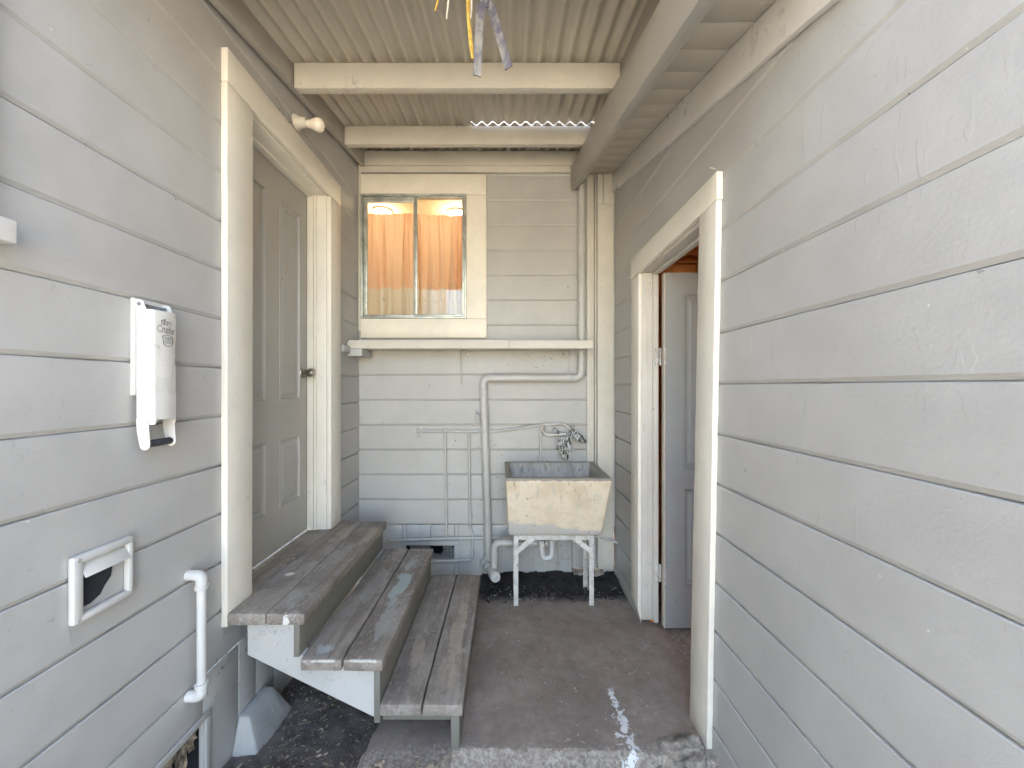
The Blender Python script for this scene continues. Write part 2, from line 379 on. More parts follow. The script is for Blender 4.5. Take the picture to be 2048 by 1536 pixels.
def link(name, mb, mats, parent=None, org=None, smooth=True, ang=35):
    me = bpy.data.meshes.new(name)
    o0 = Vector(parent['_o']) if parent is not None else Vector(org if org is not None else (0,0,0))
    me.from_pydata([tuple(Vector(v)-o0) for v in mb.v], [], mb.f); me.validate(); me.update()
    bm = bmesh.new(); bm.from_mesh(me); bmesh.ops.recalc_face_normals(bm, faces=bm.faces); bm.to_mesh(me); bm.free()
    for m in (mats if isinstance(mats, list) else [mats]): me.materials.append(m)
    if len(me.polygons) == len(mb.mi): me.polygons.foreach_set('material_index', mb.mi)
    if smooth:
        me.polygons.foreach_set('use_smooth', [True]*len(me.polygons)); me.set_sharp_from_angle(angle=R(ang))
    o = bpy.data.objects.new(name, me); C.objects.link(o)
    if parent is not None: o.parent = parent; o['_o'] = parent['_o']
    else: o.location = o0; o['_o'] = tuple(o0)
    return o
def tag(o, label, cat, group=None, kind=None):
    if label: o['label'] = label
    if cat: o['category'] = cat
    if group: o['group'] = group
    if kind: o['kind'] = kind
    return o
def thing(name, loc, label, cat, group=None):
    o = bpy.data.objects.new(name, None); o.empty_display_size = .1; C.objects.link(o)
    o.location = loc; o['_o'] = tuple(loc); return tag(o, label, cat, group)

def siding(mb, fn, u0, u1, z0, z1, g0, pitch, openings=(), seed=0, step=.045):
    """lapped boards as one relief surface: fn(u, z, out) -> point. g0 = height of one joint"""
    k0 = math.floor((z0-g0)/pitch)-1; k1 = math.ceil((z1-g0)/pitch)+1
    us = set(); n = max(2, int((u1-u0)/step))
    for i in range(n+1): us.add(round(u0+(u1-u0)*i/n, 4))
    for a, b, c, d in openings:
        for q in (a, b):
            if u0 < q < u1: us.add(round(q, 4))
    us = sorted(us)
    rows = []      # (z function of u, depth function of u)
    for k in range(k0, k1+1):
        g = g0+k*pitch + (noise.noise(Vector((k*3.1, seed, 0))))*.002
        bo = noise.noise(Vector((k*1.7, seed+5, 2)))*.0016      # each board lies a little in or out
        for dz, d, jit in ((-.0036,0,1),(-.0012,-.0030,1),(-.0010,-.016,1),(.0012,-.016,1),(.0015,-.0062,1),(.0072,-.0036,.6),(.0125,0,.5),(pitch*.35,.0008,0),(pitch*.7,.0008,0)):
            rows.append((g, dz, d, jit, k, bo))
    def row_at(r, u):
        g, dz, d, jit, k, bo = r
        w1 = noise.noise(Vector((u*3.1, k*7.7, seed)))*.0009 + noise.noise(Vector((u*13, k*5.3, seed+9)))*.0004
        op = .25+noise.noise(Vector((u*4.5, k*4.1, seed+3)))*1.0
        op = max(.0, min(1.5, op))
        z = g+w1*jit + (dz if abs(dz) > .002 else dz*(.85+op))
        dd = d
        if d < -.01: dd = -.010-.006*op
        cup = noise.noise(Vector((u*1.3, k*2.2, seed+1)))*.0012
        return z, dd+bo+cup
    hard = sorted({q for o in openings for q in (o[2], o[3]) if z0 < q < z1})
    V = []; idx = {}; F = []
    prof = []
    for u in us:
        col = [row_at(r, u) for r in rows]
        col = [p for p in col]
        prof.append(col)
    # insert flat rows at hard heights
    nr = len(rows)
    order = [('r', i) for i in range(nr)]
    for hq in hard+[z0, z1]:
        # find row interval by nominal height
        pos = 0
        for j, (t, i) in enumerate(order):
            zz = rows[i][0]+rows[i][1] if t == 'r' else i
            if zz < hq: pos = j+1
        order.insert(pos, ('h', hq))
    grid = []
    for ui, u in enumerate(us):
        zs = []
        for t, i in order:
            if t == 'r': zs.append(prof[ui][i])
            else: zs.append((i, None))
        for j in range(len(zs)):
            if zs[j][1] is None:
                a = next((zs[q] for q in range(j-1, -1, -1) if zs[q][1] is not None), zs[j]); b = next((zs[q] for q in range(j+1, len(zs)) if zs[q][1] is not None), a)
                if a[1] is None: a = b
                f = 0 if abs(b[0]-a[0]) < 1e-6 else max(0, min(1, (zs[j][0]-a[0])/(b[0]-a[0])))
                zs[j] = (zs[j][0], a[1]+(b[1]-a[1])*f)
        grid.append(zs)
    nrw = len(order)
    for ui, u in enumerate(us):
        for z, d in grid[ui]: V.append(fn(u, z, d))
    for i in range(len(us)-1):
        um = (us[i]+us[i+1])/2
        for j in range(nrw-1):
            zm = (grid[i][j][0]+grid[i][j+1][0])/2
            if zm < z0 or zm > z1: continue
            if any(a < um < b and c < zm < d for a, b, c, d in openings): continue
            F.append((i*nrw+j, (i+1)*nrw+j, (i+1)*nrw+j+1, i*nrw+j+1))
    mb.add(V, F)

def skirting(mb, fn, u0, u1, z0, z1, joints, openings=(), seed=0, thick=.018):
    """upright boards of the wall foot, each a board with its own edge"""
    js = [u0]+[j for j in joints if u0 < j < u1]+[u1]
    for a, b in zip(js[:-1], js[1:]):
        spans = [(a, b, z0, z1)]
        for (oa, ob, oc, od) in openings:
            ns = []
            for (p, q, r, s) in spans:
                if ob <= p or oa >= q or od <= r or oc >= s: ns.append((p, q, r, s)); continue
                if p < oa: ns.append((p, oa, r, s))
                if ob < q: ns.append((ob, q, r, s))
                mp, mq = max(p, oa), min(q, ob)
                if r < oc: ns.append((mp, mq, r, oc))
                if od < s: ns.append((mp, mq, od, s))
            spans = ns
        dd = random.uniform(-.0015, .0015)
        for (p, q, r, s) in spans:
            if q-p < .004 or s-r < .004: continue
            g = .0012
            P = [fn(p+g, r, -thick), fn(q-g, r, -thick), fn(q-g, r, dd), fn(p+g, r, dd), fn(p+g, s, -thick), fn(q-g, s, -thick), fn(q-g, s, dd), fn(p+g, s, dd)]
            hexa(mb, P, .0015, .0008, .05)

XL, XR, D = -1.076, .778, 2.80
fL = lambda u, z, d: Vector((XL+d, u, z))
fR = lambda u, z, d: Vector((XR-d, u, z))
fB = lambda u, z, d: Vector((u, D-d, z))

# ------------------------------------------------------------------ ground and slab
def rough_grid(mb, x0, x1, y0, y1, st, zf):
    nx, ny = int((x1-x0)/st), int((y1-y0)/st); V = []; F = []
    for i in range(nx+1):
        for j in range(ny+1):
            x = x0+(x1-x0)*i/nx; y = y0+(y1-y0)*j/ny; V.append((x, y, zf(x, y)))
    for i in range(nx):
        for j in range(ny):
            a = i*(ny+1)+j; F.append((a, a+ny+1, a+ny+2, a+1))
    mb.add(V, F)
def fbm(x, y, s, o=4): return noise.fractal(Vector((x*s, y*s, 3.3)), 1., 2., o)
# one sheet to the horizon: pale dry yard beyond the passage, finer relief close up
mb = MB()
def gz(x, y): return -.085 + fbm(x, y, 6)*.010 + fbm(x+5, y, 30)*.004 + max(0, min(1, (1.6-y)/.35))*.035
xs = [-60,-20,-6,-2.5,-1.2]; ys = [-60,-20,-8,-4,-2,-.5,.5]
xx = xs+[ -1.2+.02*i for i in range(1, 101)]+[1.2,2.5,6,20,60]; yy = ys+[.5+.02*i for i in range(1, 121)]+[3.5,6,20,60]
xx = sorted(set(round(a, 3) for a in xx)); yy = sorted(set(round(a, 3) for a in yy))
V = [(a, b, gz(a, b) if -1.3 < a < 1.3 and .4 < b < 3 else -.085) for a in xx for b in yy]
F = [(i*len(yy)+j, (i+1)*len(yy)+j, (i+1)*len(yy)+j+1, i*len(yy)+j+1) for i in range(len(xx)-1) for j in range(len(yy)-1)]
mb.add(V, F)
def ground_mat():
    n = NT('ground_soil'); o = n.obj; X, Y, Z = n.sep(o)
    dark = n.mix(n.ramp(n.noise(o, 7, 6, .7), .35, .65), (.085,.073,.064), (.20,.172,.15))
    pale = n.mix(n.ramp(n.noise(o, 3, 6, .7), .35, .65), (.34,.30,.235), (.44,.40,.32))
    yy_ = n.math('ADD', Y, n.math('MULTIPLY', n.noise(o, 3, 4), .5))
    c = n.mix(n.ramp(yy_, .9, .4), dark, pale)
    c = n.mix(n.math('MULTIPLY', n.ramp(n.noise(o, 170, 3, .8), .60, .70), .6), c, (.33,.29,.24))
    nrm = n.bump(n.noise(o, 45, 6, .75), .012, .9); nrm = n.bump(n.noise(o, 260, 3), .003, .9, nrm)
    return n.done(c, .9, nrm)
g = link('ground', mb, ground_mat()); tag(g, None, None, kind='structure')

mb = MB()
def slab_sd(x, y):
    fr = 1.455 if x > -.235 else 1.35
    if -.26 < x < -.21: fr = 1.35+(x+.26)/.05*.105
    if x > .40: fr -= (x-.40)*.12
    fr += fbm(x*2, 1, 9)*.014+fbm(x*2, 7, 40)*.006
    le = -.515 + (1.6-y)*-.11 + fbm(y, 2, 12)*.008 if y < 1.75 else -.505
    return min(y-fr, x-le)
def sz(x, y):
    s = slab_sd(x, y); t = max(0, min(1, (s+.035)/.035)); t = t*t*(3-2*t)
    return -.10 + .10*t + fbm(x, y, 5)*.0035*t + fbm(x, y, 45)*.0028*(1-t*.75)
rough_grid(mb, -.60, .90, 1.27, 2.83, .01, sz)
g = link('concrete_slab', mb, M['slab']); tag(g, None, None, kind='structure')

mb = MB()
rough_grid(mb, -.18, .775, 2.42, 2.80, .008, lambda x, y: -.012 + .038*max(0, min(1, (y-2.44-fbm(x, 1, 4)*.05)/.22))*(.55+.45*min(1, max(0, (x+.16)/.2))) + fbm(x, y, 22)*.012 + fbm(x, y, 80)*.004)
o = link('soil', mb, M['black_soil']); tag(o, 'strip of black damp soil along the back wall under the tub', 'soil', kind='stuff')

def litter(name, n, region, zf, label, sizes=(.006, .03), mat=None, seed=3):
    rnd = random.Random(seed); mb = MB()
    for i in range(n):
        x, y = region(rnd); z = zf(x, y); a = rnd.uniform(0, 6.28); L = rnd.uniform(*sizes)
        if rnd.random() < .5:      # straw / twig
            p = [Vector((x+math.cos(a)*L*(t-.5), y+math.sin(a)*L*(t-.5), z+.003+.004*math.sin(t*3)+rnd.uniform(0, .002))) for t in (0, .35, .7, 1)]
            tube(mb, p, rnd.uniform(.0005, .0013), 5)
        elif rnd.random() < .6:    # leaf scrap, curled
            wd = L*rnd.uniform(.3, .6); c, s = math.cos(a), math.sin(a); V = []
            for u in (-.5, 0, .5):
                for v_ in (-.5, 0, .5):
                    V.append((x+(u*L*.8)*c-(v_*wd)*s, y+(u*L*.8)*s+(v_*wd)*c, z+.003+abs(v_)*wd*.5+u*u*L*.3))
            mb.add(V, [(0,3,4,1),(1,4,5,2),(3,6,7,4),(4,7,8,5)])
        else:                      # crumb
            r = L*rnd.uniform(.12, .28); bm = bmesh.new(); bmesh.ops.create_icosphere(bm, subdivisions=1, radius=r)
            for v in bm.verts: v.co = Vector((v.co.x*rnd.uniform(.7, 1.3), v.co.y, v.co.z*.6))+Vector((x, y, z+r*.3))
            mb.addbm(bm)
    o = link(name, mb, mat or M['leaf'], ang=50); tag(o, label, 'litter', kind='stuff'); return o
litter('leaf_litter', 900, lambda r: (r.uniform(-1.05, -.50), r.uniform(1.22, 2.2)), gz, 'dry leaf scraps and straw on the dirt left of the slab', (.004, .028))
litter('dry_grass', 200, lambda r: (r.uniform(-.5, .7), 1.36+r.random()**2*.06), lambda x, y: max(gz(x, y), sz(x, y)), 'dry grass and straw along the broken front edge of the slab', (.008, .05), seed=8)
litter('soil_crumbs', 190, lambda r: (r.uniform(-.12, .75), r.uniform(2.42, 2.76)), lambda x, y: .012, 'pale crumbs and straw scattered over the black soil under the tub', (.003, .016), M['cord_w'], seed=5)
litter('floor_crumbs', 55, lambda r: (r.uniform(-.1, .75), r.uniform(1.5, 2.4)), lambda x, y: -.001, 'tiny pale crumbs scattered over the brown slab', (.002, .009), M['cord_w'], seed=6)

# ------------------------------------------------------------------ left house wall
wl = thing('house_wall', (XL, 1.9, 0), 'left grey clapboard wall with the closed panelled door', 'wall')
mb = MB()
gL = H+.0693
siding(mb, fL, -1.3, D+.02, .340, 3.35, gL, .1835, [(1.565, 2.325, .45, H+1.16)], seed=1)
link('siding', mb, M['siding'], wl, ang=9)
mb = MB()
vhole = (.86, 1.365, -.02, .190)
skirting(mb, fL, -1.3, D, -.11, .3385, [-.8,-.3,.2,1.545,1.65,1.78,1.92,2.1,2.3,2.5,2.65], [vhole], 1)
link('skirting_board', mb, M['skirt'], wl)
# foundation vent: picture frame round a dark hole with torn mesh
mb = MB()
a, b, c, d = vhole; e = .022
for q in ((a-e, b+e, d, d+e), (b, b+e, c, d), (a-e, a, c, d), (a-e, b+e, c-e, c)):
    box(mb, XL+.001, XL+.010, q[0], q[1], q[2], q[3], .002)
vf = link('vent_frame', mb, M['skirt'], wl)
mb = MB()
box(mb, XL-.30, XL-.29, a-.1, b+.1, -.1, d+.1, 0, 0); box(mb, XL-.29, XL-.02, a-.1, b+.1, -.12, -.11, 0, 0); box(mb, XL-.29, XL-.019, a-.1, b+.1, d+.02, d+.03, 0, 0)
box(mb, XL-.29, XL-.019, b+.02, b+.03, -.1, d+.02, 0, 0); box(mb, XL-.29, XL-.019, a-.03, a-.02, -.1, d+.02, 0, 0)
link('crawl_space', mb, M['dark'], wl)
mb = MB()
rn = random.Random(4)
for k in range(26):   # hanging shreds of rotten mesh and dust
    u = 1.12+rn.random()*(b-1.13); L = .03+rn.random()**1.5*.13
    if u < 1.18: L *= 1.6
    V = []; wd = .012+rn.random()*.03
    for t in range(6):
        ww = wd*(1-t/6.)+.002
        for s in (-1, 0, 1): V.append((XL-.014+rn.uniform(-.008, .006), u+s*ww+rn.uniform(-.003,.003), d+.01-L*t/5))
    mb.add(V, [(t*3+s, t*3+s+1, t*3+s+4, t*3+s+3) for t in range(5) for s in range(2)])
link('torn_mesh', mb, M['leaf'], vf)

# door casing, frame, door
mb = MB()
cf = XL+.026
dz0, dz1 = .519, H+1.138
hexa(mb, [(XL+.001,1.446,.464),(cf,1.446,.466),(cf,1.588,.520),(XL+.001,1.588,.520),(XL+.001,1.446,dz1+.008),(cf,1.446,dz1+.008),(cf,1.594,dz1),(XL+.001,1.594,dz1)], .003, .0012)
box(mb, XL+.001, cf, 2.297, 2.435, dz0, dz1-.003, .003, .0012)
hexa(mb, [(XL+.001,1.446,dz1+.011),(cf+.001,1.446,dz1+.011),(cf+.001,2.435,dz1-.001),(XL+.001,2.435,dz1-.001),(XL+.001,1.446,H+1.276),(cf+.001,1.446,H+1.276),(cf+.001,2.435,H+1.262),(XL+.001,2.435,H+1.262)], .003, .0012)
link('door_casing', mb, M['trim'], wl)
mb = MB()
box(mb, -1.24, XL-.001, 2.297, 2.33, dz0, dz1+.02, .002)
box(mb, -1.24, XL-.001, 1.56, 1.593, dz0, dz1+.02, .002)
box(mb, -1.24, XL-.002, 1.594, 2.296, dz1, dz1+.03, .002)
box(mb, -1.186, -1.150, 2.281, 2.2965, dz0, dz1-.001, .002); box(mb, -1.186, -1.150, 1.5935, 1.609, dz0, dz1-.001, .002)
box(mb, -1.186, -1.150, 1.61, 2.280, dz1-.015, dz1-.0005, .002)
box(mb, -1.150+.0015, -1.135, 2.286, 2.2965, dz0, dz1-.001, .002)
link('door_frame', mb, M['trim'], wl)
mb = MB()
def panel_door(mb, org, eu, ez, en, W, Ht, panels, rec=.011, step=.0):
    """door leaf with moulded sunk panels: org corner, eu width axis, en outward normal"""
    us = sorted({0, W} | {round(q, 4) for p in panels for q in (p[0], p[1])}); zs = sorted({0, Ht} | {round(q, 4) for p in panels for q in (p[2], p[3])})
    P = lambda u, z, d: org+eu*u+ez*z+en*d
    def isp(u, z): return any(p[0] < u < p[1] and p[2] < z < p[3] for p in panels)
    for i in range(len(us)-1):
        for j in range(len(zs)-1):
            if isp((us[i]+us[i+1])/2, (zs[j]+zs[j+1])/2): continue
            mb.add([P(us[i], zs[j], 0), P(us[i+1], zs[j], 0), P(us[i+1], zs[j+1], 0), P(us[i], zs[j+1], 0)], [(0,1,2,3)])
    for p in panels:
        rings = [(0, 0), (.001, -.001), (.004, .003), (.009, .002), (.013, -rec*.6), (.020, -rec), (.034, -rec), (.046, -rec*.35)]
        V = []
        for ins, d in rings:
            for (u, z) in ((p[0]+ins, p[2]+ins), (p[1]-ins, p[2]+ins), (p[1]-ins, p[3]-ins), (p[0]+ins, p[3]-ins)): V.append(P(u, z, d))
        F = [(r*4+k, r*4+(k+1)%4, r*4+4+(k+1)%4, r*4+4+k) for r in range(len(rings)-1) for k in range(4)]
        l = (len(rings)-1)*4; F.append((l, l+1, l+2, l+3)); mb.add(V, F)
    b = -.035
    mb.add([P(0,0,0), P(W,0,0), P(W,Ht,0), P(0,Ht,0), P(0,0,b), P(W,0,b), P(W,Ht,b), P(0,Ht,b)], [(0,4,5,1),(1,5,6,2),(2,6,7,3),(3,7,4,0),(4,7,6,5)])
# leaf spans y 1.596..2.294 in the plane x = -1.19
zb = dz0+.006
pz = lambda z: H+z-zb
panels = [(.10, .305, pz(-.077), pz(.983)), (.413, .617, pz(-.077), pz(.983)), (.10, .305, pz(-.640), pz(-.275)), (.413, .617, pz(-.640), pz(-.275))]
panel_door(mb, Vector((-1.188, 1.596, zb)), Vector((0,1,0)), Vector((0,0,1)), Vector((1,0,0)), .698, dz1-zb-.002, panels)
door = link('door', mb, M['door'], wl, ang=20)
mb = MB()
ko = Vector((-1.188, 2.235, H+.080))
lathe(mb, ko, (1,0,0), [(0,.030),(.003,.032),(.008,.030),(.010,.014),(.028,.011),(.033,.020),(.042,.0245),(.056,.0255),(.066,.022),(.069,.012),(.070,0)], 28)
link('door_knob', mb, M['nickel'], door)

# near window on the same wall: only its casing end and sill show
mb = MB()
box(mb, XL+.001, XL+.024, .690, .787, H+.347, 3.0, .003, .0012)
wn = link('window_casing', mb, M['white'], wl)
mb = MB(); box(mb, XL+.001, XL+.052, -.3, .806, H+.297, H+.346, .004, .001); link('window_sill', mb, M['white'], wn)
mb = MB(); box(mb, XL+.002, XL+.010, -.3, .689, H+.347, 3.0, .001, 0); link('window_pane', mb, M['glass'], wn)
mb = MB(); box(mb, XL+.0012, XL+.0018, -.3, .689, H+.348, 2.99, 0, 0); link('pane_backing', mb, M['brown'], wn)  # flat backing sheet added behind the pane in place of a room

# ------------------------------------------------------------------ back house wall
wb = thing('house_wall', (0, D, 0), 'back clapboard wall with the curtained sliding window', 'wall')
wx0, wx1, wz0, wz1 = -1.051, -.2935, H+.490, H+1.384
mb = MB()
gB = H+1.349-13*.1811
siding(mb, fB, XL+.001, XR, gB+.0005, 3.3, gB, .1811, [(wx0+.004, wx1-.004, wz0+.004, wz1-.004)], seed=20)
link('siding', mb, M['siding_back'], wb, ang=9)
mb = MB()
bj = [-.93,-.762,-.556,-.356,-.17,.195,.37,.475,.58,.69]
bhole = (-.735, -.383, .115, .218)
skirting(mb, fB, XL, XR-.002, -.02, gB-.002, bj, [bhole, (.47, .70, -.03, .052)], 2)
link('skirting_board', mb, M['skirt'], wb)
mb = MB(); e = .03
a, b, c, d = bhole
for q in ((a-e, b+e, d, d+e), (b, b+e, c, d), (a-e, a, c, d), (a-e, b+e, c-e, c)): box(mb, q[0], q[1], D-.010, D-.0025, q[2], q[3], .0015)
vf = link('vent_frame', mb, M['skirt'], wb)
mb = MB(); box(mb, a-.1, b+.1, D+.30, D+.31, 0, .4, 0, 0); box(mb, a-.1, b+.1, D+.019, D+.3, 0, .01, 0, 0); box(mb, a-.1, b+.1, D+.019, D+.3, .25, .26, 0, 0)
box(mb, a-.11, a-.1, D+.019, D+.3, 0, .3, 0, 0); box(mb, b+.1, b+.11, D+.019, D+.3, 0, .3, 0, 0)
link('crawl_space', mb, M['dark'], wb)
mb = MB()
for i in range(36):
    for j in range(11):
        x = a+(b-a)*i/35; z = c+(d-c)*j/10
        if noise.noise(Vector((x*13, z*17, 4)))+abs((x-a)/(b-a)-.45)*.9+(1-min(1,(z-c)*16))*.35 < .30: continue
        if i < 35: mb.add([(x,D+.004,z-.0008),(x+.0101,D+.004,z-.0008),(x+.0101,D+.004,z+.0008),(x,D+.004,z+.0008),(x,D+.005,z-.0008),(x+.0101,D+.005,z-.0008),(x+.0101,D+.005,z+.0008),(x,D+.005,z+.0008)], [(0,1,2,3),(4,7,6,5),(0,4,5,1),(3,2,6,7)])
        if j < 10: mb.add([(x-.0008,D+.0055,z),(x+.0008,D+.0055,z),(x+.0008,D+.0055,z+.0103),(x-.0008,D+.0055,z+.0103),(x-.0008,D+.0063,z),(x+.0008,D+.0063,z),(x+.0008,D+.0063,z+.0103),(x-.0008,D+.0063,z+.0103)], [(0,1,2,3),(4,7,6,5),(0,3,7,4),(1,5,6,2)])
link('torn_mesh', mb, M['skirt'], vf)
# corner and head boards
mb = MB(); box(mb, XL+.002, -1.055, D-.022, D-.002, H+.40, H+1.60, .002); link('corner_board', mb, M['beam'], wb)
mb = MB(); box(mb, -1.054, .47, D-.026, D-.003, H+1.545, H+1.60, .002); link('head_board', mb, M['beam'], wb)
mb = MB()
box(mb, .578, .628, D-.020, D-.002, gB, H+1.56, .003, .0008)
box(mb, .633, .645, D-.030, D-.002, gB, H+1.56, .005, .0008)
link('corner_board', mb, M['beam'], wb)
mb = MB()
box(mb, .650, .762, D-.036, D-.002, .06, H+1.315, .002, .0008)
box(mb, .650, .691, D-.034, D-.003, H+1.3165, H+1.53, .001, .0006)
box(mb, .6945, .762, D-.035, D-.003, H+1.3165, H+1.53, .001, .0006)
link('corner_board', mb, M['beam'], wb)
# window casing and aluminium slider
mb = MB(); cy0, cy1 = D-.026, D-.002
box(mb, -1.054, -.149, cy0, cy1, wz1+.001, H+1.531, .002, .0006)
box(mb, -1.054, -.147, cy0, cy1, H+.350, wz0-.001, .003, .0006)
box(mb, wx1+.001, -.1475, cy0+.001, cy1, wz0, wz1, .002, .0006)
link('window_casing', mb, M['wintrim'], wb)
mb = MB(); fy0, fy1 = D-.040, D+.03
t = .013
box(mb, wx0-.001, wx1, fy0, fy1, wz1-t, wz1-.0005, .0015, 0); box(mb, wx0-.001, wx1, fy0, fy1, wz0+.0005, wz0+t, .0015, 0)
box(mb, wx0-.001, wx0+t, fy0+.001, fy1, wz0+t, wz1-t, .0015, 0); box(mb, wx1-t, wx1, fy0+.001, fy1, wz0+t, wz1-t, .0015, 0)
win = link('window', mb, M['alu'], wb)
xm = (832-1014)/770*D
mb = MB()   # left sash, set further in
s = .026; xa, xb = wx0+t+.002, xm+.004; za, zb2 = wz0+t+.002, wz1-t-.002
for q in ((xa, xb, zb2-s-.010, zb2), (xa, xb, za, za+s*.5), (xa, xa+s, za+s*.5, zb2-s-.010), (xb-.018, xb, za+s*.5, zb2-s-.010)):
    box(mb, q[0], q[1], D-.018, D-.002, q[2], q[3], .002, 0)
s1 = link('sash', mb, M['alu'], win)
mb = MB(); box(mb, xa+.01, xb-.01, D-.011, D-.008, za+.01, zb2-.02, 0, 0); link('pane', mb, M['glass'], win)
mb = MB(); xa2, xb2 = xm-.004, wx1-t-.002; s = .014
for q in ((xa2, xb2, zb2-s, zb2), (xa2, xb2, za, za+s), (xa2, xa2+.022, za+s, zb2-s), (xb2-s, xb2, za+s, zb2-s)):
    box(mb, q[0], q[1], D-.037, D-.021, q[2], q[3], .002, 0)
link('sash', mb, M['alu'], win)
mb = MB(); box(mb, xa2+.01, xb2-.01, D-.031, D-.028, za+.01, zb2-.01, 0, 0); link('pane', mb, M['glass'], win)
# the lit room behind
mb = MB(); rx0, rx1, ry0, ry1, rz0, rz1 = -2.0, .9, D+.06, 4.7, .5, H+1.60
box(mb, rx0, rx1, ry1, ry1+.05, rz0, rz1, 0, 0); box(mb, rx0, rx1, ry0-.02, ry1, rz1, rz1+.05, 0, 0); box(mb, rx0, rx1, ry0-.02, ry1, rz0-.05, rz0, 0, 0)
box(mb, rx0-.05, rx0, ry0-.02, ry1, rz0, rz1, 0, 0); box(mb, rx1, rx1+.05, ry0-.02, ry1, rz0, rz1, 0, 0)
box(mb, rx0, wx0-.01, ry0-.025, ry0-.01, rz0, rz1, 0, 0); box(mb, wx1+.01, rx1, ry0-.025, ry0-.01, rz0, rz1, 0, 0)
box(mb, wx0-.01, wx1+.01, ry0-.025, ry0-.01, rz0, wz0-.01, 0, 0); box(mb, wx0-.01, wx1+.01, ry0-.025, ry0-.01, wz1+.01, rz1, 0, 0)
link('interior_room', mb, M['brown'], wb)
# unseen roof mass added over the house to keep sun off passage and room
mb = MB(); hexa(mb, [(-6,D+.0,3.31),(1.6,D+.0,3.31),(1.6,9,3.31),(-6,9,3.31),(-6,D+.0,3.36),(1.6,D+.0,3.36),(1.6,5.8,4.6),(-6,5.8,4.6)], 0, 0); link('roof', mb, M['dark'], wb)
for i, (px, py, lab) in enumerate(((765, 421, 'left lit ceiling light seen over the curtain top'), (913, 424, 'right lit ceiling light seen over the curtain top'))):
    Y = (rz1-H)*770/(773-py); x = (px-1014)/770*Y
    t_ = thing('ceiling_light', (x, Y, rz1), lab, 'ceiling light', 'lights on the room ceiling')
    mb = MB(); lathe(mb, (x, Y, rz1-.001), (0,0,-1), [(0,.085),(.012,.085),(.014,.07)], 28); link('fitting', mb, M['white'], t_)
    mb = MB(); lathe(mb, (x, Y, rz1-.0155), (0,0,-1), [(0,.065),(.012,.058),(.022,.035),(.025,0)], 28); link('diffuser', mb, M['lamp'], t_)
    ld = bpy.data.lights.new('lamp_light', 'POINT'); ld.energy = .8; ld.color = (1,.74,.48); ld.shadow_soft_size = .05
    lo = bpy.data.objects.new('lamp_light', ld); C.objects.link(lo); lo.parent = t_; lo.location = (0, 0, -.12)
for i, (xa, xb, lab) in enumerate(((-1.10, -.655, 'peach curtain with white floral hem behind the left window pane'), (-.665, -.22, 'peach curtain with white floral hem behind the right window pane'))):
    mb = MB(); V = []; F = []; nx, nz = 150, 30; zt, zl = H+1.315, H+.43
    for k in range(nx+1):
        u = k/nx; x = xa+(xb-xa)*u
        for j in range(nz+1):
            v = j/nz; z = zt+(zl-zt)*v
            am = (.004+.014*min(1, v*3)+.006*v)*(.55+.5*math.sin(u*11+i*3)**2)
            ph = 40*u+5.5*math.sin(u*6+i*2)+2.2*math.sin(u*17+i)+1.1*math.sin(v*3+u*9)
            y = D+.125+am*math.sin(ph)+.006*math.sin(ph*2.3+1)+(.004*math.sin(u*180) if v < .08 else 0)
            V.append((x+.004*math.cos(ph)*v, y+i*.03, z+(.004*math.sin(u*150) if j == 0 else 0)))
    F = [(k*(nz+1)+j, (k+1)*(nz+1)+j, (k+1)*(nz+1)+j+1, k*(nz+1)+j+1) for k in range(nx) for j in range(nz)]
    mb.add(V, F); o = link('curtain', mb, M['curtain'], org=((xa+xb)/2, D+.125, H+.415), ang=80)
    tag(o, lab, 'curtain', 'curtains inside the window')

# ------------------------------------------------------------------ shed wall on the right
wr = thing('shed', (XR, 1.9, 0), 'grey clapboard shed side on the right with a low open doorway', 'shed')
mb = MB()
siding(mb, fR, -.9, D-.001, -.10, 3.1, H+.009, .1858, [(1.50, 2.235, -.2, H+.70)], seed=40)
link('siding', mb, M['siding'], wr, ang=9)
mb = MB(); xf = XR-.023; xw = XR-.001
hexa(mb, [(xf,1.457,-.05),(xw,1.457,-.05),(xw,1.597,-.05),(xf,1.597,-.05),(xf,1.388,H+.672),(xw,1.388,H+.672),(xw,1.514,H+.668),(xf,1.514,H+.668)], .003, .0016, .05)
hexa(mb, [(xf+.001,2.222,.075),(xw,2.222,.0),(xw,2.350,.10),(xf+.001,2.350,.10),(xf+.001,2.213,H+.650),(xw,2.213,H+.650),(xw,2.347,H+.650),(xf+.001,2.347,H+.650)], .003, .0014)
hexa(mb, [(xf-.001,1.384,H+.673),(xw,1.384,H+.673),(xw,2.350,H+.652),(xf-.001,2.350,H+.652),(xf-.001,1.384,H+.775),(xw,1.384,H+.775),(xw,2.348,H+.775),(xf-.001,2.348,H+.775)], .003, .0018, .05)
cas = link('door_casing', mb, M['trim'], wr)
for (y, z, dx) in ((1.392, H+.785, .02), (2.352, H+.776, .016), (2.345, H+.695, .014), (2.35, H+.662, .02)):
    mb = MB(); tube(mb, [(xf, y, z), (xf-dx, y-.004, z+.004)], .0012, 6); lathe(mb, (xf-dx, y-.004, z+.004), (-1,0,.2), [(0,.003),(.0012,.003)], 8); link('nail', mb, M['white'], cas)
mb = MB()   # jambs and head
hx = H+.655
box(mb, XR, XR+.058, 2.213, 2.236, .03, hx, .002, .0006)
box(mb, XR+.0585, XR+.064, 2.205, 2.236, .03, hx, .002, .0006); box(mb, XR+.010, XR+.030, 2.2045, 2.2125, .05, hx-.02, .003, .0006)
box(mb, XR+.0645, XR+.088, 2.200, 2.236, .02, hx-.01, .002, .0008)
box(mb, XR+.001, XR+.088, 1.470, 1.493, -.04, hx, .002)
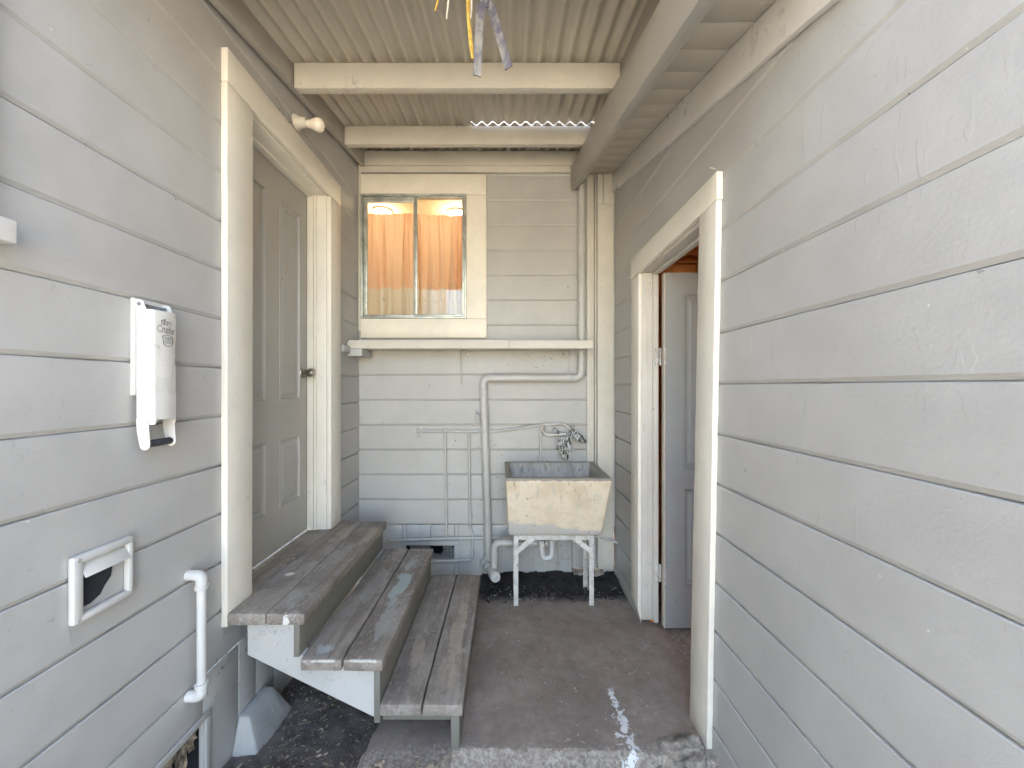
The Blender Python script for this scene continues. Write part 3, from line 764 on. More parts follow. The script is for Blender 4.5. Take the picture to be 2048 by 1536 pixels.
box(mb, XR+.001, XR+.060, 1.494, 2.212, hx-.003, hx+.03, .002); box(mb, XR+.0605, XR+.088, 1.494, 2.212, hx-.015, hx+.03, .002)
link('door_frame', mb, paint('dirty_jamb_paint', (.60,.57,.50), .5, 2, dirt=3.5, bump=1.5, chip=.5, chipcol=(.28,.15,.08)), wr)
mb = MB()
dx0 = XR+.107; dyf = 2.150; db, dt = .022, H+.636
panel_door(mb, Vector((dx0, dyf, db)), Vector((1,0,0)), Vector((0,0,1)), Vector((0,-1,0)), .69, dt-db, [(.100, .59, H-1.125-db, H-.57-db), (.100, .59, H-.469-db, H+.52-db)], .012)
sdr = link('door', mb, paint('shed_door_paint', (.31,.325,.31), .5, 2, dirt=1.6), wr, ang=20)
mb = MB(); box(mb, dx0-.0075, dx0-.0003, dyf+.001, dyf+.034, db, dt, .001, .0012, .03, fr=40); link('door_edge', mb, M['grimy'], sdr)
for zc in (H+.170, H-1.06 + .0):
    mb = MB()
    box(mb, XR+.066, XR+.087, 2.196, 2.1995, zc-.05, zc+.05, .001, .0006, .02, fr=60)
    for k in range(5): lathe(mb, (XR+.094, 2.192, zc-.05+k*.0205), (0,0,1), [(0,.0058),(.001,.0068),(.017,.0068),(.018,.0058)], 12)
    box(mb, XR+.0985, XR+.1065, 2.145, 2.1485, zc-.048, zc+.048, .001, .0006, .02, fr=60)
    link('hinge', mb, M['stand'], sdr)
mb = MB()   # bare timber inside
box(mb, XR+.10, 2.6, 3.0, 3.05, -.1, 3.0, 0, 0); box(mb, 2.6, 2.65, -.9, 3.0, -.1, 3.0, 0, 0); box(mb, XR+.10, 2.6, -.9, -.85, -.1, 1.5, 0, 0)  # unseen front wall left short, an added gap that lets skylight in
box(mb, XR+.06, XR+.10, 2.24, 3.0, 0, 2.9, 0, 0); box(mb, XR+.06, XR+.10, -.9, 1.468, 0, 2.9, 0, 0); box(mb, XR+.06, XR+.0995, 1.468, 2.24, hx+.031, 2.9, 0, 0)
for k in range(6): box(mb, XR+.14+k*.28, XR+.19+k*.28, 2.90, 2.999, 0, 2.9, .002, .001)
for k in range(9):
    y = 1.0+k*.24; box(mb, XR+.10, 2.6, y, y+.045, H+.78+.02*k, H+.88+.02*k, .002, .001)
hexa(mb, [(XR+.1,-1,H+.62),(2.6,-1,H+.62),(2.6,3,H+1.2),(XR+.1,3,H+1.2),(XR+.1,-1,H+.66),(2.6,-1,H+.66),(2.6,3,H+1.24),(XR+.1,3,H+1.24)], 0, 0)
box(mb, XR+.088, XR+.105, 2.24, 2.30, 0, H+.9, .002, .002)
link('inner_timber', mb, M['wood_raw'], wr)
mb = MB(); rough_grid(mb, XR-.02, 2.6, .5, 3.0, .03, lambda x, y: -.006+fbm(x, y, 12)*.006); link('floor', mb, M['slab'], wr)
# raking eave: frieze board, soffit boards, batten, bargeboard
zs_ = lambda Y, z0: H+z0-.263*(D-Y)
def raked(mb, x0, x1, z0, z1, y0=.80, y1=D-.004, bev=.002, jit=.0012, st=.06):
    hexa(mb, [(x0,y0,zs_(y0,z0)),(x1,y0,zs_(y0,z0)),(x1,y1,zs_(y1,z0)),(x0,y1,zs_(y1,z0)),(x0,y0,zs_(y0,z1)),(x1,y0,zs_(y0,z1)),(x1,y1,zs_(y1,z1)),(x0,y1,zs_(y1,z1))], bev, jit, st, 1)
mb = MB(); raked(mb, .755, XR-.001, 1.402, 1.5365, bev=.003, jit=.002); link('frieze_board', mb, M['white'], wr)
mb = MB(); y = D-.005; rn = random.Random(9)
while y > .95:
    wd = .135; yy0 = y-wd+.002; dz = rn.uniform(-.001, .0015)
    hexa(mb, [(.50,yy0,zs_(yy0,1.538+dz)),(.80,yy0,zs_(yy0,1.538+dz)),(.80,y,zs_(y,1.538+dz)),(.50,y,zs_(y,1.538+dz)),(.50,yy0,zs_(yy0,1.556)),(.80,yy0,zs_(yy0,1.556)),(.80,y,zs_(y,1.556)),(.50,y,zs_(y,1.556))], .0015, .0008, .05, 0)
    y -= wd
link('soffit', mb, M['soffit'], wr)
mb = MB(); raked(mb, .4975, .530, 1.455, 1.5365, jit=.001); link('batten', mb, M['soffit'], wr)
mb = MB(); raked(mb, .459, .497, 1.420, 1.592, y1=D-.03, bev=.004, jit=.0022, st=.03); link('bargeboard', mb, M['beam_y'], wr)
mb = MB(); raked(mb, .50, 2.7, 1.565, 1.60, bev=0, jit=0); link('roof', mb, M['metal_roof'], wr)

# ------------------------------------------------------------------ lean-to roof over the passage
rf = thing('lean_to_roof', (-.25, D, H+1.6), 'corrugated iron lean-to roof on painted timber over the passage', 'roof')
zr = lambda Y: H+1.688-.158*(2.76-Y)
def sheet(x0, x1, y0, y1, dz=0.):
    mb = MB(); st = .069/14; nx = int((x1-x0)/st); ys = [y0+(y1-y0)*k/14 for k in range(15)]
    for lay, off in ((0, 0), (1, .0009)):
        V = []
        for i in range(nx+1):
            x = x0+(x1-x0)*i/nx
            for y in ys:
                V.append((x, y, zr(y)+.011+.011*math.cos((x+.02)/.069*2*math.pi)+dz+off+.0012*noise.noise(Vector((x*3, y*3, 1)))))
        n = len(ys); F = [(i*n+j, (i+1)*n+j, (i+1)*n+j+1, i*n+j+1) for i in range(nx) for j in range(n-1)]
        mb.add(V, F)
    return mb
for (a, b, c, d, dz) in ((-1.074, -.225, 0.55, 2.44, 0), (-.230, .195, .55, 2.402, .0012), (.1903, .556, .55, 2.402, 0), (-1.074, -.225, 2.42, D+.01, .003), (-.225, .19, 2.411, D+.01, .0005), (.1906, .556, 2.411, D+.01, .0005)):
    link('metal_sheet', sheet(a, b, c, d, dz), M['metal_roof'], rf, ang=60)
for (ya, x0, x1, hgt, z_) in ((1.83, -1.012, .537, .120, None), (2.41, -1.018, .525, .113, None), (2.755, -1.02, .512, .100, None), (1.22, -1.01, .54, .115, None), (.62, -1.01, .54, .115, None)):
    mb = MB(); th = .045 if ya < 2.7 else .042
    zt = zr(ya)-.0015; hexa(mb, [(x0,ya,zt-hgt),(x1,ya,zt-hgt),(x1,ya+th,zt-hgt+.004),(x0,ya+th,zt-hgt+.004),(x0,ya,zt),(x1,ya,zt),(x1,ya+th,zt+.006),(x0,ya+th,zt+.006)], .002, .0014, .05, 0)
    link('purlin', mb, M['beam'], rf)
mb = MB(); y0, y1 = .60, D-.005
hexa(mb, [(-1.055,y0,zr(y0)-.103),(-1.021,y0,zr(y0)-.103),(-1.021,y1,zr(y1)-.103),(-1.055,y1,zr(y1)-.103),(-1.055,y0,zr(y0)-.001),(-1.021,y0,zr(y0)-.001),(-1.021,y1,zr(y1)-.001),(-1.055,y1,zr(y1)-.001)], .003, .0018, .05, 1)
link('wall_rafter', mb, M['beam_y'], rf)
mb = MB()
hexa(mb, [(.541,y0,zs_(y0,1.56)),(.556,y0,zs_(y0,1.56)),(.556,y1,zs_(y1,1.56)),(.541,y1,zs_(y1,1.56)),(.541,y0,zr(y0)+.004),(.556,y0,zr(y0)+.004),(.556,y1,zr(y1)+.004),(.541,y1,zr(y1)+.004)], .001, .0008, .05, 1)
link('side_board', mb, M['beam_y'], rf)

# ------------------------------------------------------------------ wooden steps
Y1, Y2 = 1.442, 2.44; SO = (-.6, 1.94, 0)
st_ = thing('wooden_steps', SO, 'three worn wooden steps with peeling paint below the left door', 'steps')
rel = lambda x, y, z: (x-SO[0], y-SO[1], z-SO[2])
W_, TQ, GR, TN = (.66,.65,.60), (.36,.43,.41), (.36,.35,.32), (.37,.31,.24)
planks = [
 (-1.050, -.906, Y1, Y2, .474, .519, [(rel(-1.03,1.75,.52), (.05,.14,.05), GR, .5), (rel(-.99,1.75,.52), (.02,.016,.03), W_, .9), (rel(-.95,2.25,.52), (.05,.12,.05), TN, .7)]),
 (-.9035, -.762, Y1+.001, Y2-.002, .474, .5185, [(rel(-.83,1.443,.49), (.016,.02,.03), W_, 1), (rel(-.79,2.2,.52), (.03,.18,.05), TN, .8), (rel(-.87,1.55,.52), (.05,.07,.05), GR, .5)]),
 (-.776, -.6225, Y1+.002, Y2, .302, .3466, [(rel(-.71,1.50,.347), (.035,.035,.03), (.42,.45,.45), .8), (rel(-.69,1.443,.34), (.06,.008,.006), W_, .6), (rel(-.68,2.0,.347), (.05,.2,.03), GR, .4)]),
 (-.6155, -.466, Y1, Y2-.002, .302, .346, [(rel(-.545,1.98,.347), (.042,.19,.03), TQ, .85), (rel(-.53,1.66,.347), (.04,.12,.03), GR, .6), (rel(-.54,1.443,.342), (.07,.008,.006), W_, .6), (rel(-.56,2.2,.347), (.02,.07,.03), TQ, .6)]),
 (-.478, -.3225, Y1+.002, Y2-.001, .134, .178, [(rel(-.40,1.72,.178), (.04,.10,.03), TN, .8)]),
 (-.3165, -.167, Y1, Y2, .134, .178, [(rel(-.235,1.85,.178), (.035,.30,.03), (.46,.38,.29), .55), (rel(-.24,1.6,.178), (.05,.1,.03), TN, .45)]),
]
for i, (a, b, c, d, e, f, bl) in enumerate(planks):
    mb = MB(); box(mb, a, b, c, d, e, f, .006, .0022, .03, 1, fr=22)
    link('tread', mb, tread_mat('worn_tread_paint', bl), st_)
mb = MB(); box(mb, -1.187, -1.0515, 1.5945, 2.2955, .474, .518, .004, .001, .04, 1); link('door_sill', mb, tread_mat('worn_sill_paint', []), st_)
rmat = paint('greyed_riser_paint', (.18,.17,.14), .6, 1, dirt=2.2)
for (a, b, z0, z1) in ((-.806, -.784, .348, .4735), (-.503, -.480, .100, .3015), (-.212, -.180, -.02, .1335)):
    mb = MB(); box(mb, a, b, Y1+.012, Y2-.01, z0, z1, .002, .0012, .05, 1); link('riser', mb, rmat, st_)
for (ya, yb) in ((Y1+.028, Y1+.068), (Y2-.07, Y2-.03)):
    mb = MB(); prism(mb, [(-.991,.4735),(-.991,.346),(-.5045,.107),(-.5045,.3015),(-.777,.3015),(-.777,.347),(-.8065,.347),(-.8065,.4735)], lambda a, b, d: Vector((a, d, b)), ya, yb, .001)
    link('stringer', mb, paint('stringer_paint', (.50,.49,.455), .55, 0, dirt=3, bump=1.3), st_)
    mb = MB(); box(mb, -.475, -.215, ya, yb, .098, .1335, .002, .001); link('cleat', mb, rmat, st_)

# ------------------------------------------------------------------ concrete bits
o_ = (XL, 1.62, -.09); mb = MB()
hexa(mb, [(-1.08,1.50,-.10),(-.972,1.505,-.10),(-.970,1.76,-.10),(-1.08,1.76,-.10),(-1.075,1.535,.055),(-1.030,1.535,.05),(-1.030,1.70,.05),(-1.075,1.70,.055)], .009, .0012, .012, fr=30)
tag(link('concrete_pier', mb, M['pier'], org=o_, ang=50), 'tapered grey concrete pier at the foot of the left wall', 'pier')
mb = MB(); bm = bmesh.new(); bmesh.ops.create_icosphere(bm, subdivisions=5, radius=1)
for v in bm.verts:
    q = v.co.copy(); m_ = max(abs(q.x), abs(q.y), abs(q.z)); q = q*(.6+.4/m_)
    q = Vector((q.x*.088+q.z*.02, q.y*.075, q.z*.058+q.x*.02)); v.co = wob(wob(wob(q, .016, 13, 3), .007, 45), .003, 120)+Vector((.640, 1.435, -.022))
mb.addbm(bm); tag(link('concrete_lump', mb, M['rock'], org=(.64,1.435,-.06), ang=60), 'rough lump of concrete against the foot of the shed door casing', 'rubble')
mb = MB(); box(mb, .478, .692, D-.06, D+.04, -.01, .046, .006, .004, .02, fr=30)
tag(link('concrete_block', mb, M['rock'], org=(.585,D,0)), 'small concrete block in the gap under the back wall behind the stand', 'block')

# ------------------------------------------------------------------ laundry tub on its stand
ty0, ty1, tz0, tz1 = 2.268, 2.782, .444, .829
mb = MB()
top = [(-.006,ty0),(.622,ty0),(.622,ty1),(-.018,ty1)]; bot = [(.006,2.385),(.590,2.385),(.590,2.70),(.006,2.70)]
def rr(poly, r, n=5):   # rounded rectangle loop
    out = []
    for i in range(4):
        p = Vector(poly[i]); a = Vector(poly[i-1]); b = Vector(poly[(i+1)%4]); u = (a-p).normalized(); v = (b-p).normalized()
        for k in range(n+1):
            t = k/n; out.append((1-t)**2*(p+u*r)+2*t*(1-t)*p+t*t*(p+v*r))
    return out
def inset(poly, d):
    c = sum((Vector(p) for p in poly), Vector((0,0)))/4; return [(p[0]+(d if p[0] < c.x else -d), p[1]+(d if p[1] < c.y else -d)) for p in poly]
lerp = lambda A, B, t: [tuple(Vector(a)*(1-t)+Vector(b)*t) for a, b in zip(A, B)]
loops = []
def L_(poly, r, z): loops.append([(p.x, p.y, z) for p in rr(poly, r)])
L_(inset(bot, .02), .02, tz0); L_(inset(bot, .006), .026, tz0+.003); L_(bot, .028, tz0+.016)
for k in range(1, 14): t = .04+k*.94/14; L_(lerp(bot, top, t), .022-.014*t, tz0+(tz1-tz0)*t)
L_(top, .008, tz1-.004); L_(inset(top, .003), .008, tz1)
L_(inset(top, .024), .012, tz1+.0005); L_(inset(top, .029), .014, tz1-.004)
n1 = len(loops)
itop, ibot = inset(top, .030), inset(bot, .034)
for k in range(1, 9): t = k/8; L_(lerp(itop, ibot, t), .016+.02*t, tz1-.006-.30*t)
L_(inset(ibot, .03), .03, tz1-.32)
N = len(loops[0]); V = []; 
for lp in loops:
    for p in lp: V.append(wob(p, .0016, 25))
for i in range(len(loops)-1):
    mb.cur = 1 if i >= n1-1 else 0
    mb.add([], []); 
mb.v = V
for i in range(len(loops)-1):
    for k in range(N):
        mb.f.append((i*N+k, i*N+(k+1)%N, (i+1)*N+(k+1)%N, (i+1)*N+k)); mb.mi.append(1 if i >= n1-1 else 0)
mb.f.append(tuple(range(N))[::-1]); mb.mi.append(0); mb.f.append(tuple((len(loops)-1)*N+k for k in range(N))); mb.mi.append(1)
tub = link('laundry_tub', mb, [M['tub'], M['tub_in']], org=(.3, 2.55, tz0), ang=60)
tag(tub, 'old cream concrete laundry tub on a metal stand by the back wall', 'laundry tub')
fn = (Vector((0, 2.385-ty0, tz0-tz1))).normalized()        # down the sloping front face
nrmF = Vector((0, -(tz1-tz0), -(2.385-ty0))).normalized()
def onface(px, py, out=0.):
    # where the view ray of that spot meets the tub's front plane, as a real point
    d = Vector(((px-1014)/770, 1, -(py-773)/770)); p0 = Vector((0, ty0, tz1)); o = Vector((0, 0, H))
    t = (p0-o).dot(nrmF)/d.dot(nrmF); return o+d*t+nrmF*out
mb = MB(); ctr = onface(1118, 993)
ex, ez = Vector((1,0,0)), -fn
tube(mb, [ctr+ex*.076*math.cos(a)+ez*.039*math.sin(a)+nrmF*.0005 for a in [2*math.pi*k/40 for k in range(41)]], .0022, 6, False)
rn = random.Random(12)
for k in range(9):   # worn raised letters, no longer legible
    x = -.054+k*.0135; p = ctr+ex*x+ez*rn.uniform(-.006,.006)
    tube(mb, fillet([p+ez*.011, p-ez*rn.uniform(.004,.011), p+ex*.006-ez*.009], .004, 3), .0017, 5)
link('emblem', mb, M['tub'], tub)
for x in (.105, .515):
    mb = MB(); lathe(mb, (x, ty1-.040, tz1-.055), (0,-1,.05), [(0,.011),(.004,.010),(.006,.006),(.010,.005),(.0105,0)], 14); link('bolt', mb, M['galv'], tub)
# stand
sd_ = thing('tub_stand', (.3, 2.55, 0), 'rusty white angle iron stand carrying the concrete tub', 'stand')
def angle_leg(x, y, sx, sy):
    mb = MB(); t = .004; w_ = .029; z1 = .443
    box(mb, min(x, x+sx*w_), max(x, x+sx*w_), min(y, y+sy*t), max(y, y+sy*t), .0, z1, .0008, .001, .04, 2)
    box(mb, min(x, x+sx*t), max(x, x+sx*t), min(y+sy*t, y+sy*w_), max(y+sy*t, y+sy*w_), .0, z1, .0008, .001, .04, 2)
    link('leg', mb, M['stand'], sd_)
xl_, xr_ = .042, .543; yf_, yb_ = 2.405, 2.60
angle_leg(xl_, yf_, 1, 1); angle_leg(xr_, yf_, -1, 1); angle_leg(xl_, yb_, 1, -1); angle_leg(xr_, yb_, -1, -1)
for (y, sy) in ((yf_, 1), (yb_, -1)):
    mb = MB(); box(mb, xl_+.0295, xr_-.0295, min(y, y+sy*.004), max(y, y+sy*.004), .412, .443, .0008, .0005, .05, 0); link('top_rail', mb, M['stand'], sd_)
for x in (xl_, xr_-.0):
    mb = MB(); s_ = 1 if x == xl_ else -1; box(mb, min(x, x+s_*.004), max(x, x+s_*.004), yf_+.0295, yb_-.0295, .412, .443, .0008, .0005, .05, 1); link('side_rail', mb, M['stand'], sd_)
for s_, x in ((1, xl_), (-1, xr_)):
    mb = MB(); p = [(x+s_*.004, .345), (x+s_*.030, .330), (x+s_*.150, .427), (x+s_*.105, .436)]
    prism(mb, [(a, b) for a, b in p], lambda a, b, d: Vector((a, d, b)), yf_-.0035, yf_-.0005, .0006); link('brace', mb, M['stand'], sd_)

# ------------------------------------------------------------------ pipes
def pipe(mb, pts, r, n=16, rad=.05, jit=0): tube(mb, fillet(pts, rad, 8), r, n, True, jit)
# soil / vent pipe
vp = thing('vent_pipe', (-.1, 2.75, .1), 'thick painted vent pipe stepping down the back wall left of the tub', 'pipe')
Yv = 2.745; r = .027
A = [(.545,Yv,H+1.53), (.545,Yv,H+.060), (-.172,Yv,H+.058), (-.150,Yv,.13)]
A[0] = (at(1163,355,Yv)); A[1] = at(1163,756,Yv); A[2] = at(966,756,Yv); A[3] = at(978,1128,Yv)
mb = MB(); pipe(mb, A, r, 20, .055); link('pipe', mb, M['pipe'], vp)
for (p, d, ln) in ((at(1163,738,Yv), (0,0,1), .018), (at(1144,756,Yv), (-1,0,0), .012), (at(986,756,Yv), (-1,0,0), .012), (at(966.5,775,Yv), (0,0,-1), .018), (at(968.3,832,Yv), (0,0,-1), .014), (at(969.5,862,Yv), (0,0,-1), .006), (at(976.5,1112,Yv), (0,0,-1), .02)):
    mb = MB(); collar(mb, p, d, ln, r+.0035); link('collar', mb, M['pipe'], vp)
mb = MB(); q = at(955, 830, D-.006); box(mb, q.x-.018, q.x+.02, D-.009, D-.002, q.z-.045, q.z+.045, .004, .001); tube(mb, fillet([(q.x+.0,D-.01,q.z+.02),(q.x-.004,D-.04,q.z),(q.x+.03,D-.06,q.z-.01)], .01, 4), .008, 8); link('bracket', mb, M['pipe'], vp)
# waste pipe with trap and cleanout
wp = thing('waste_pipe', (0, 2.6, 0), 'painted waste pipe and trap under the tub ending in a capped cleanout', 'pipe')
Yw = 2.60; r2 = .0245
E = [at(1095,1086,Yw), at(989,1085,Yw), at(988,1150,Yw)]
mb = MB(); pipe(mb, E, r2, 18, .045); link('pipe', mb, M['pipe'], wp)
for (p, d, ln) in ((at(1006,1085,Yw), (1,0,0), .014), (at(989,1102,Yw), (0,0,-1), .03), (at(988,1134,Yw), (0,0,-1), .022)):
    mb = MB(); collar(mb, p, d, ln, r2+.003); link('collar', mb, M['pipe'], wp)
T0, T1 = Vector((-.168, 2.80, .098)), Vector((-.066, 2.49, .128)); dT = (T1-T0).normalized()
mb = MB(); lathe(mb, T0, dT, [(0,.027),(.02,.027),(.021,.032),(.05,.032),(.051,.027),(.12,.027),(.121,.0325),(.15,.0325),(.151,.0285),(.24,.0285),(.241,.034),(.30,.034),(.302,.0325)], 24); link('tee', mb, M['pipe'], wp)
mb = MB(); e0 = T0+dT*.302; lathe(mb, e0, dT, [(0,.029),(.010,.029),(.012,.027),(.0125,0)], 24)
s1_ = Vector((0,0,1)); s2_ = dT.cross(s1_).normalized(); cc = e0+dT*.0175
hexa(mb, [cc-s2_*.008-s1_*.008-dT*.006, cc+s2_*.008-s1_*.008-dT*.006, cc+s2_*.008+s1_*.008-dT*.006, cc-s2_*.008+s1_*.008-dT*.006, cc-s2_*.008-s1_*.008+dT*.006, cc+s2_*.008-s1_*.008+dT*.006, cc+s2_*.008+s1_*.008+dT*.006, cc-s2_*.008+s1_*.008+dT*.006], .001, 0)
link('cleanout_cap', mb, M['pipe'], wp)
mb = MB(); Yt = 2.56
pts = [at(1104,1062,Yt), at(1104,1098,Yt), at(1103,1114,Yt), at(1086,1117,Yt), at(1083,1098,Yt), at(1083,1080,Yt)]
pipe(mb, pts, .0185, 16, .03); link('trap', mb, M['white_pipe'], wp)
for (p, ln) in ((at(1104,1078,Yt), .014), (at(1083,1084,Yt), .02)):
    mb = MB(); collar(mb, p, (0,0,-1), ln, .0255); link('nut', mb, M['stand'], wp)
# thin water pipes
def wpipe(label, pts, r=.0095, Y=D-.022, rad=.02, extras=(), mat='pipe'):
    P = [at(p[0], p[1], p[2] if len(p) > 2 else Y) for p in pts]
    o = thing('water_pipe', P[0], label, 'pipe', 'thin water pipes on the back wall')
    mb = MB(); pipe(mb, P, r, 12, rad, 0); link('pipe', mb, M[mat], o)
    for (p, d, ln, rr_) in extras:
        mb = MB(); collar(mb, at(p[0], p[1], p[2] if len(p) > 2 else Y), d, ln, rr_); link('fitting', mb, M[mat], o)
    return o
o = wpipe('thin pipe running level then curving up right to the tap', [(833,862),(985,863),(1040,857),(1080,850),(1127,847),(1140,858),(1148,866,D-.06)], rad=.05, extras=[((833,862),(1,0,0),.012,.0125), ((886,862),(1,0,0),.028,.0125), ((935,863),(1,0,0),.02,.012)])
mb = MB(); q = at(840, 863, D); box(mb, q.x-.018, q.x+.018, D-.010, D-.002, q.z-.038, q.z+.04, .002, .0008); link('clip', mb, M['pipe'], o)
wpipe('left upright thin pipe between the level pipes left of the vent pipe', [(890,856),(893,1074)], extras=[((890,858),(0,0,-1),.02,.0125), ((893,1070),(0,0,-1),.012,.0125)], Y=D-.020)
wpipe('thin pipe dropping beside the vent pipe and turning left behind the steps', [(938,866),(940,1052),(945,1066),(944,1120),(858,1123),(820,1123)], Y=D-.0215, extras=[((940,1050),(0,0,-1),.012,.012), ((945,1072),(0,0,-1),.012,.012)])
wpipe('long low thin pipe running from the steps to the shed wall', [(778,1081),(893,1077),(1030,1075),(1170,1074),(1195,1073),(1241,1087,D-.08)], Y=D-.024, extras=[((770,1081),(1,0,0),.01,.012)])
wpipe('short upright thin pipe rising behind the tub to the left valve', [(1081,860),(1081,935)], Y=D-.024, r=.0085, extras=[((1081,866),(0,0,-1),.02,.012)])
o = thing('conduit', (.775, D, .35), 'narrow painted conduit in the corner by the shed wall', 'conduit')
mb = MB(); pipe(mb, [(.7685,D-.022,H+1.50),(.769,D-.022,H-.34)], .0085, 10); link('tube', mb, M['pipe'], o)
mb = MB(); pipe(mb, [(.7665,D-.034,H-.345),(.7665,D-.034,H-1.0)], .0095, 10); link('tube', mb, M['pipe'], o)
mb = MB(); collar(mb, (.767,D-.030,H-.33), (0,0,-1), .02, .011); link('collar', mb, M['pipe'], o)

# tap
fc = thing('tap', (.45, 2.72, .97), 'old brass tap above the tub wrapped in striped plastic', 'tap')
Yf = D-.05
mb = MB(); pipe(mb, [at(1085,860,D-.02), at(1090,868,Yf), at(1098,870,Yf), at(1132,868,Yf-.01)], .0115, 12, .01); link('body', mb, M['pipe'], fc)
mb = MB(); lathe(mb, at(1083,858,Yf), (.3,-.4,.8), [(0,.012),(.012,.014),(.02,.010),(.028,.008)], 12); tube(mb, [at(1078,850,Yf-.02), at(1089,866,Yf-.02)], .004, 6)
link('valve', mb, M['grimy'], fc)
mb = MB(); lathe(mb, at(1145,868,Yf-.02), (.2,-.3,.9), [(0,.016),(.014,.017),(.02,.012),(.034,.009)], 12)
for dx in (-5, 4): tube(mb, [at(1145,862,Yf-.03), at(1145+dx,851,Yf-.035)], [.004,.0028], 6)
link('handle', mb, simple('tarnished_brass', (.16,.13,.10), .5, .3, mott=.4), fc)
def lump(mb, c, rx, ry, rz, rot=0., amp=.3, seed=0, fr=60):
    bm = bmesh.new(); bmesh.ops.create_icosphere(bm, subdivisions=4, radius=1)
    m = Matrix.Rotation(rot, 3, 'Y')
    for v in bm.verts:
        n = v.co.copy(); q = Vector((n.x*rx, n.y*ry, n.z*rz)); ang = math.atan2(n.y, n.x)
        fold = math.sin(ang*7+seed+n.z*2.5)*amp*.35 + noise.noise(q*fr+Vector((seed,0,0)))*amp*.5
        q = Vector((q.x*(1+fold), q.y*(1+fold), q.z)); v.co = c+m@q
    mb.addbm(bm)
pw = thing('plastic_wrap', (.44, 2.72, .85), 'dark and silvery striped plastic tied round the tap', 'wrapping')
mb = MB(); lump(mb, at(1132,896,Yf-.03), .038, .026, .086, .05, .5, 1); lump(mb, at(1138,877,Yf-.035), .022, .020, .030, 0, .5, 6); link('pouch', mb, M['bag'], pw)
mb = MB(); lump(mb, at(1155,874,Yf-.03), .062, .018, .030, .55, .5, 2); link('flap', mb, M['bag'], pw)
mb = MB(); lump(mb, at(1121,886,Yf-.02), .024, .016, .050, .35, .5, 3); lump(mb, at(1112,862,Yf-.02), .012, .008, .030, -.9, .4, 8); link('flap', mb, M['bag'], pw)

# a pale rag lying in the tub
mb = MB(); lump(mb, Vector((.235, 2.60, tz1-.145)), .085, .085, .075, 0, .25, 5, 30); o = link('plastic_sheet', mb, simple('crumpled_clear_plastic', (.42,.47,.52), .25, 0, 30, .006, .3), org=(.235,2.58,.63), ang=60)
tag(o, 'crumpled pale blue plastic lying inside the concrete tub', 'plastic')

# ------------------------------------------------------------------ shelf
sh = thing('wall_shelf', (-.25, 2.7, H+.28), 'long narrow painted shelf under the window on the back wall', 'shelf')
zb_ = H+.2545; zt_ = H+.311
mb = MB(); y0, y1 = 2.579, D-.002
prism(mb, [(-1.056,zt_),(-1.074,zt_-.018),(-1.074,zb_+.008),(-1.062,zb_),(.010,zb_),(.010,zt_)], lambda a, b, d: Vector((a, d, b)), y0, y0+.022, .0015)
box(mb, .0125, .574, y0+.0005, y0+.022, zb_, zt_-.0015, .002, .0008); link('lip', mb, M['beam'], sh)
mb = MB(); box(mb, -1.06, .556, y0+.0225, y1-.002, zb_+.001, zb_+.021, .001, .0008); link('board', mb, M['beam'], sh)
mb = MB(); box(mb, .5755, .583, y0+.002, y0+.05, zb_-.004, zt_+.004, .001, .0006); link('end_plate', mb, M['pipe'], sh)
for px, yb2, w2 in ((923, 770, 8), (1137, 762, 6)):
    q = at(px, 710, D); zt2 = zb_; z2 = at(px, yb2, D-.01).z; mb = MB(); hw = .009
    hexa(mb, [(q.x-hw*.6,D-.006,z2),(q.x+hw*.6,D-.006,z2),(q.x+hw*.6,D-.002,z2),(q.x-hw*.6,D-.002,z2),(q.x-hw,D-.010,zt2),(q.x+hw,D-.010,zt2),(q.x+hw,D-.002,zt2),(q.x-hw,D-.002,zt2)], .001, 0)
    tube(mb, [(q.x, D-.007, z2+.01), (q.x, D-.03, zt2-.03), (q.x, 2.66, zt2-.006)], .0035, 8)
    box(mb, q.x-hw, q.x+hw, 2.63, D-.011, zt2-.005, zt2-.0005, .001, 0)
    link('bracket', mb, M['pipe'], sh)
for px in (877, 936):
    q = at(px, 709, D-.01); mb = MB(); lathe(mb, (q.x, D-.002, q.z), (0,-1,0), [(0,.014),(.004,.014),(.006,.007),(.014,.008),(.022,.013),(.028,.010),(.030,0)], 16); link('peg', mb, M['beam'], sh)
mb = MB(); box(mb, XL+.002, XL+.030, 2.47, 2.572, H+.225, H+.268, .003, .0015, .02); box(mb, XL+.002, XL+.105, 2.5735, D-.03, H+.205, H+.253, .003, .0015, .02)
tag(link('shelf_cleat', mb, M['skirt'], org=(XL,2.6,H+.2)), 'chipped timber cleat on the left wall under the shelf end', 'cleat')
mb = MB(); q = at(1132, 678, 2.68); tube(mb, fillet([(q.x-.014,2.68,zt_-.03),(q.x-.014,2.68,zt_+.012),(q.x,2.68,zt_+.018),(q.x+.006,2.68,zt_+.006)], .006, 4), .0018, 6)
tag(link('hook', mb, M['galv'], org=tuple(q)), 'small wire hook standing up behind the shelf edge', 'hook')

# ------------------------------------------------------------------ bulb over the door
bp = Vector((XL+.004, 1.95, H+1.337)); wl_ = thing('wall_light', bp, 'bare white bulb in a painted socket over the left door casing', 'light')
dB = Vector((1, 0, -.10)).normalized()
mb = MB(); lathe(mb, bp, (1,0,0), [(0,.038),(.006,.040),(.014,.034),(.022,.028),(.040,.024),(.058,.023),(.060,.019)], 28); link('socket', mb, M['socket'], wl_)
mb = MB(); lathe(mb, bp+dB*.058, dB, [(0,.017),(.010,.019),(.022,.021),(.034,.026),(.046,.031),(.058,.0335),(.068,.0325),(.078,.027),(.085,.018),(.0885,.009),(.0895,0)], 30); link('bulb', mb, M['bulb'], wl_, ang=80)

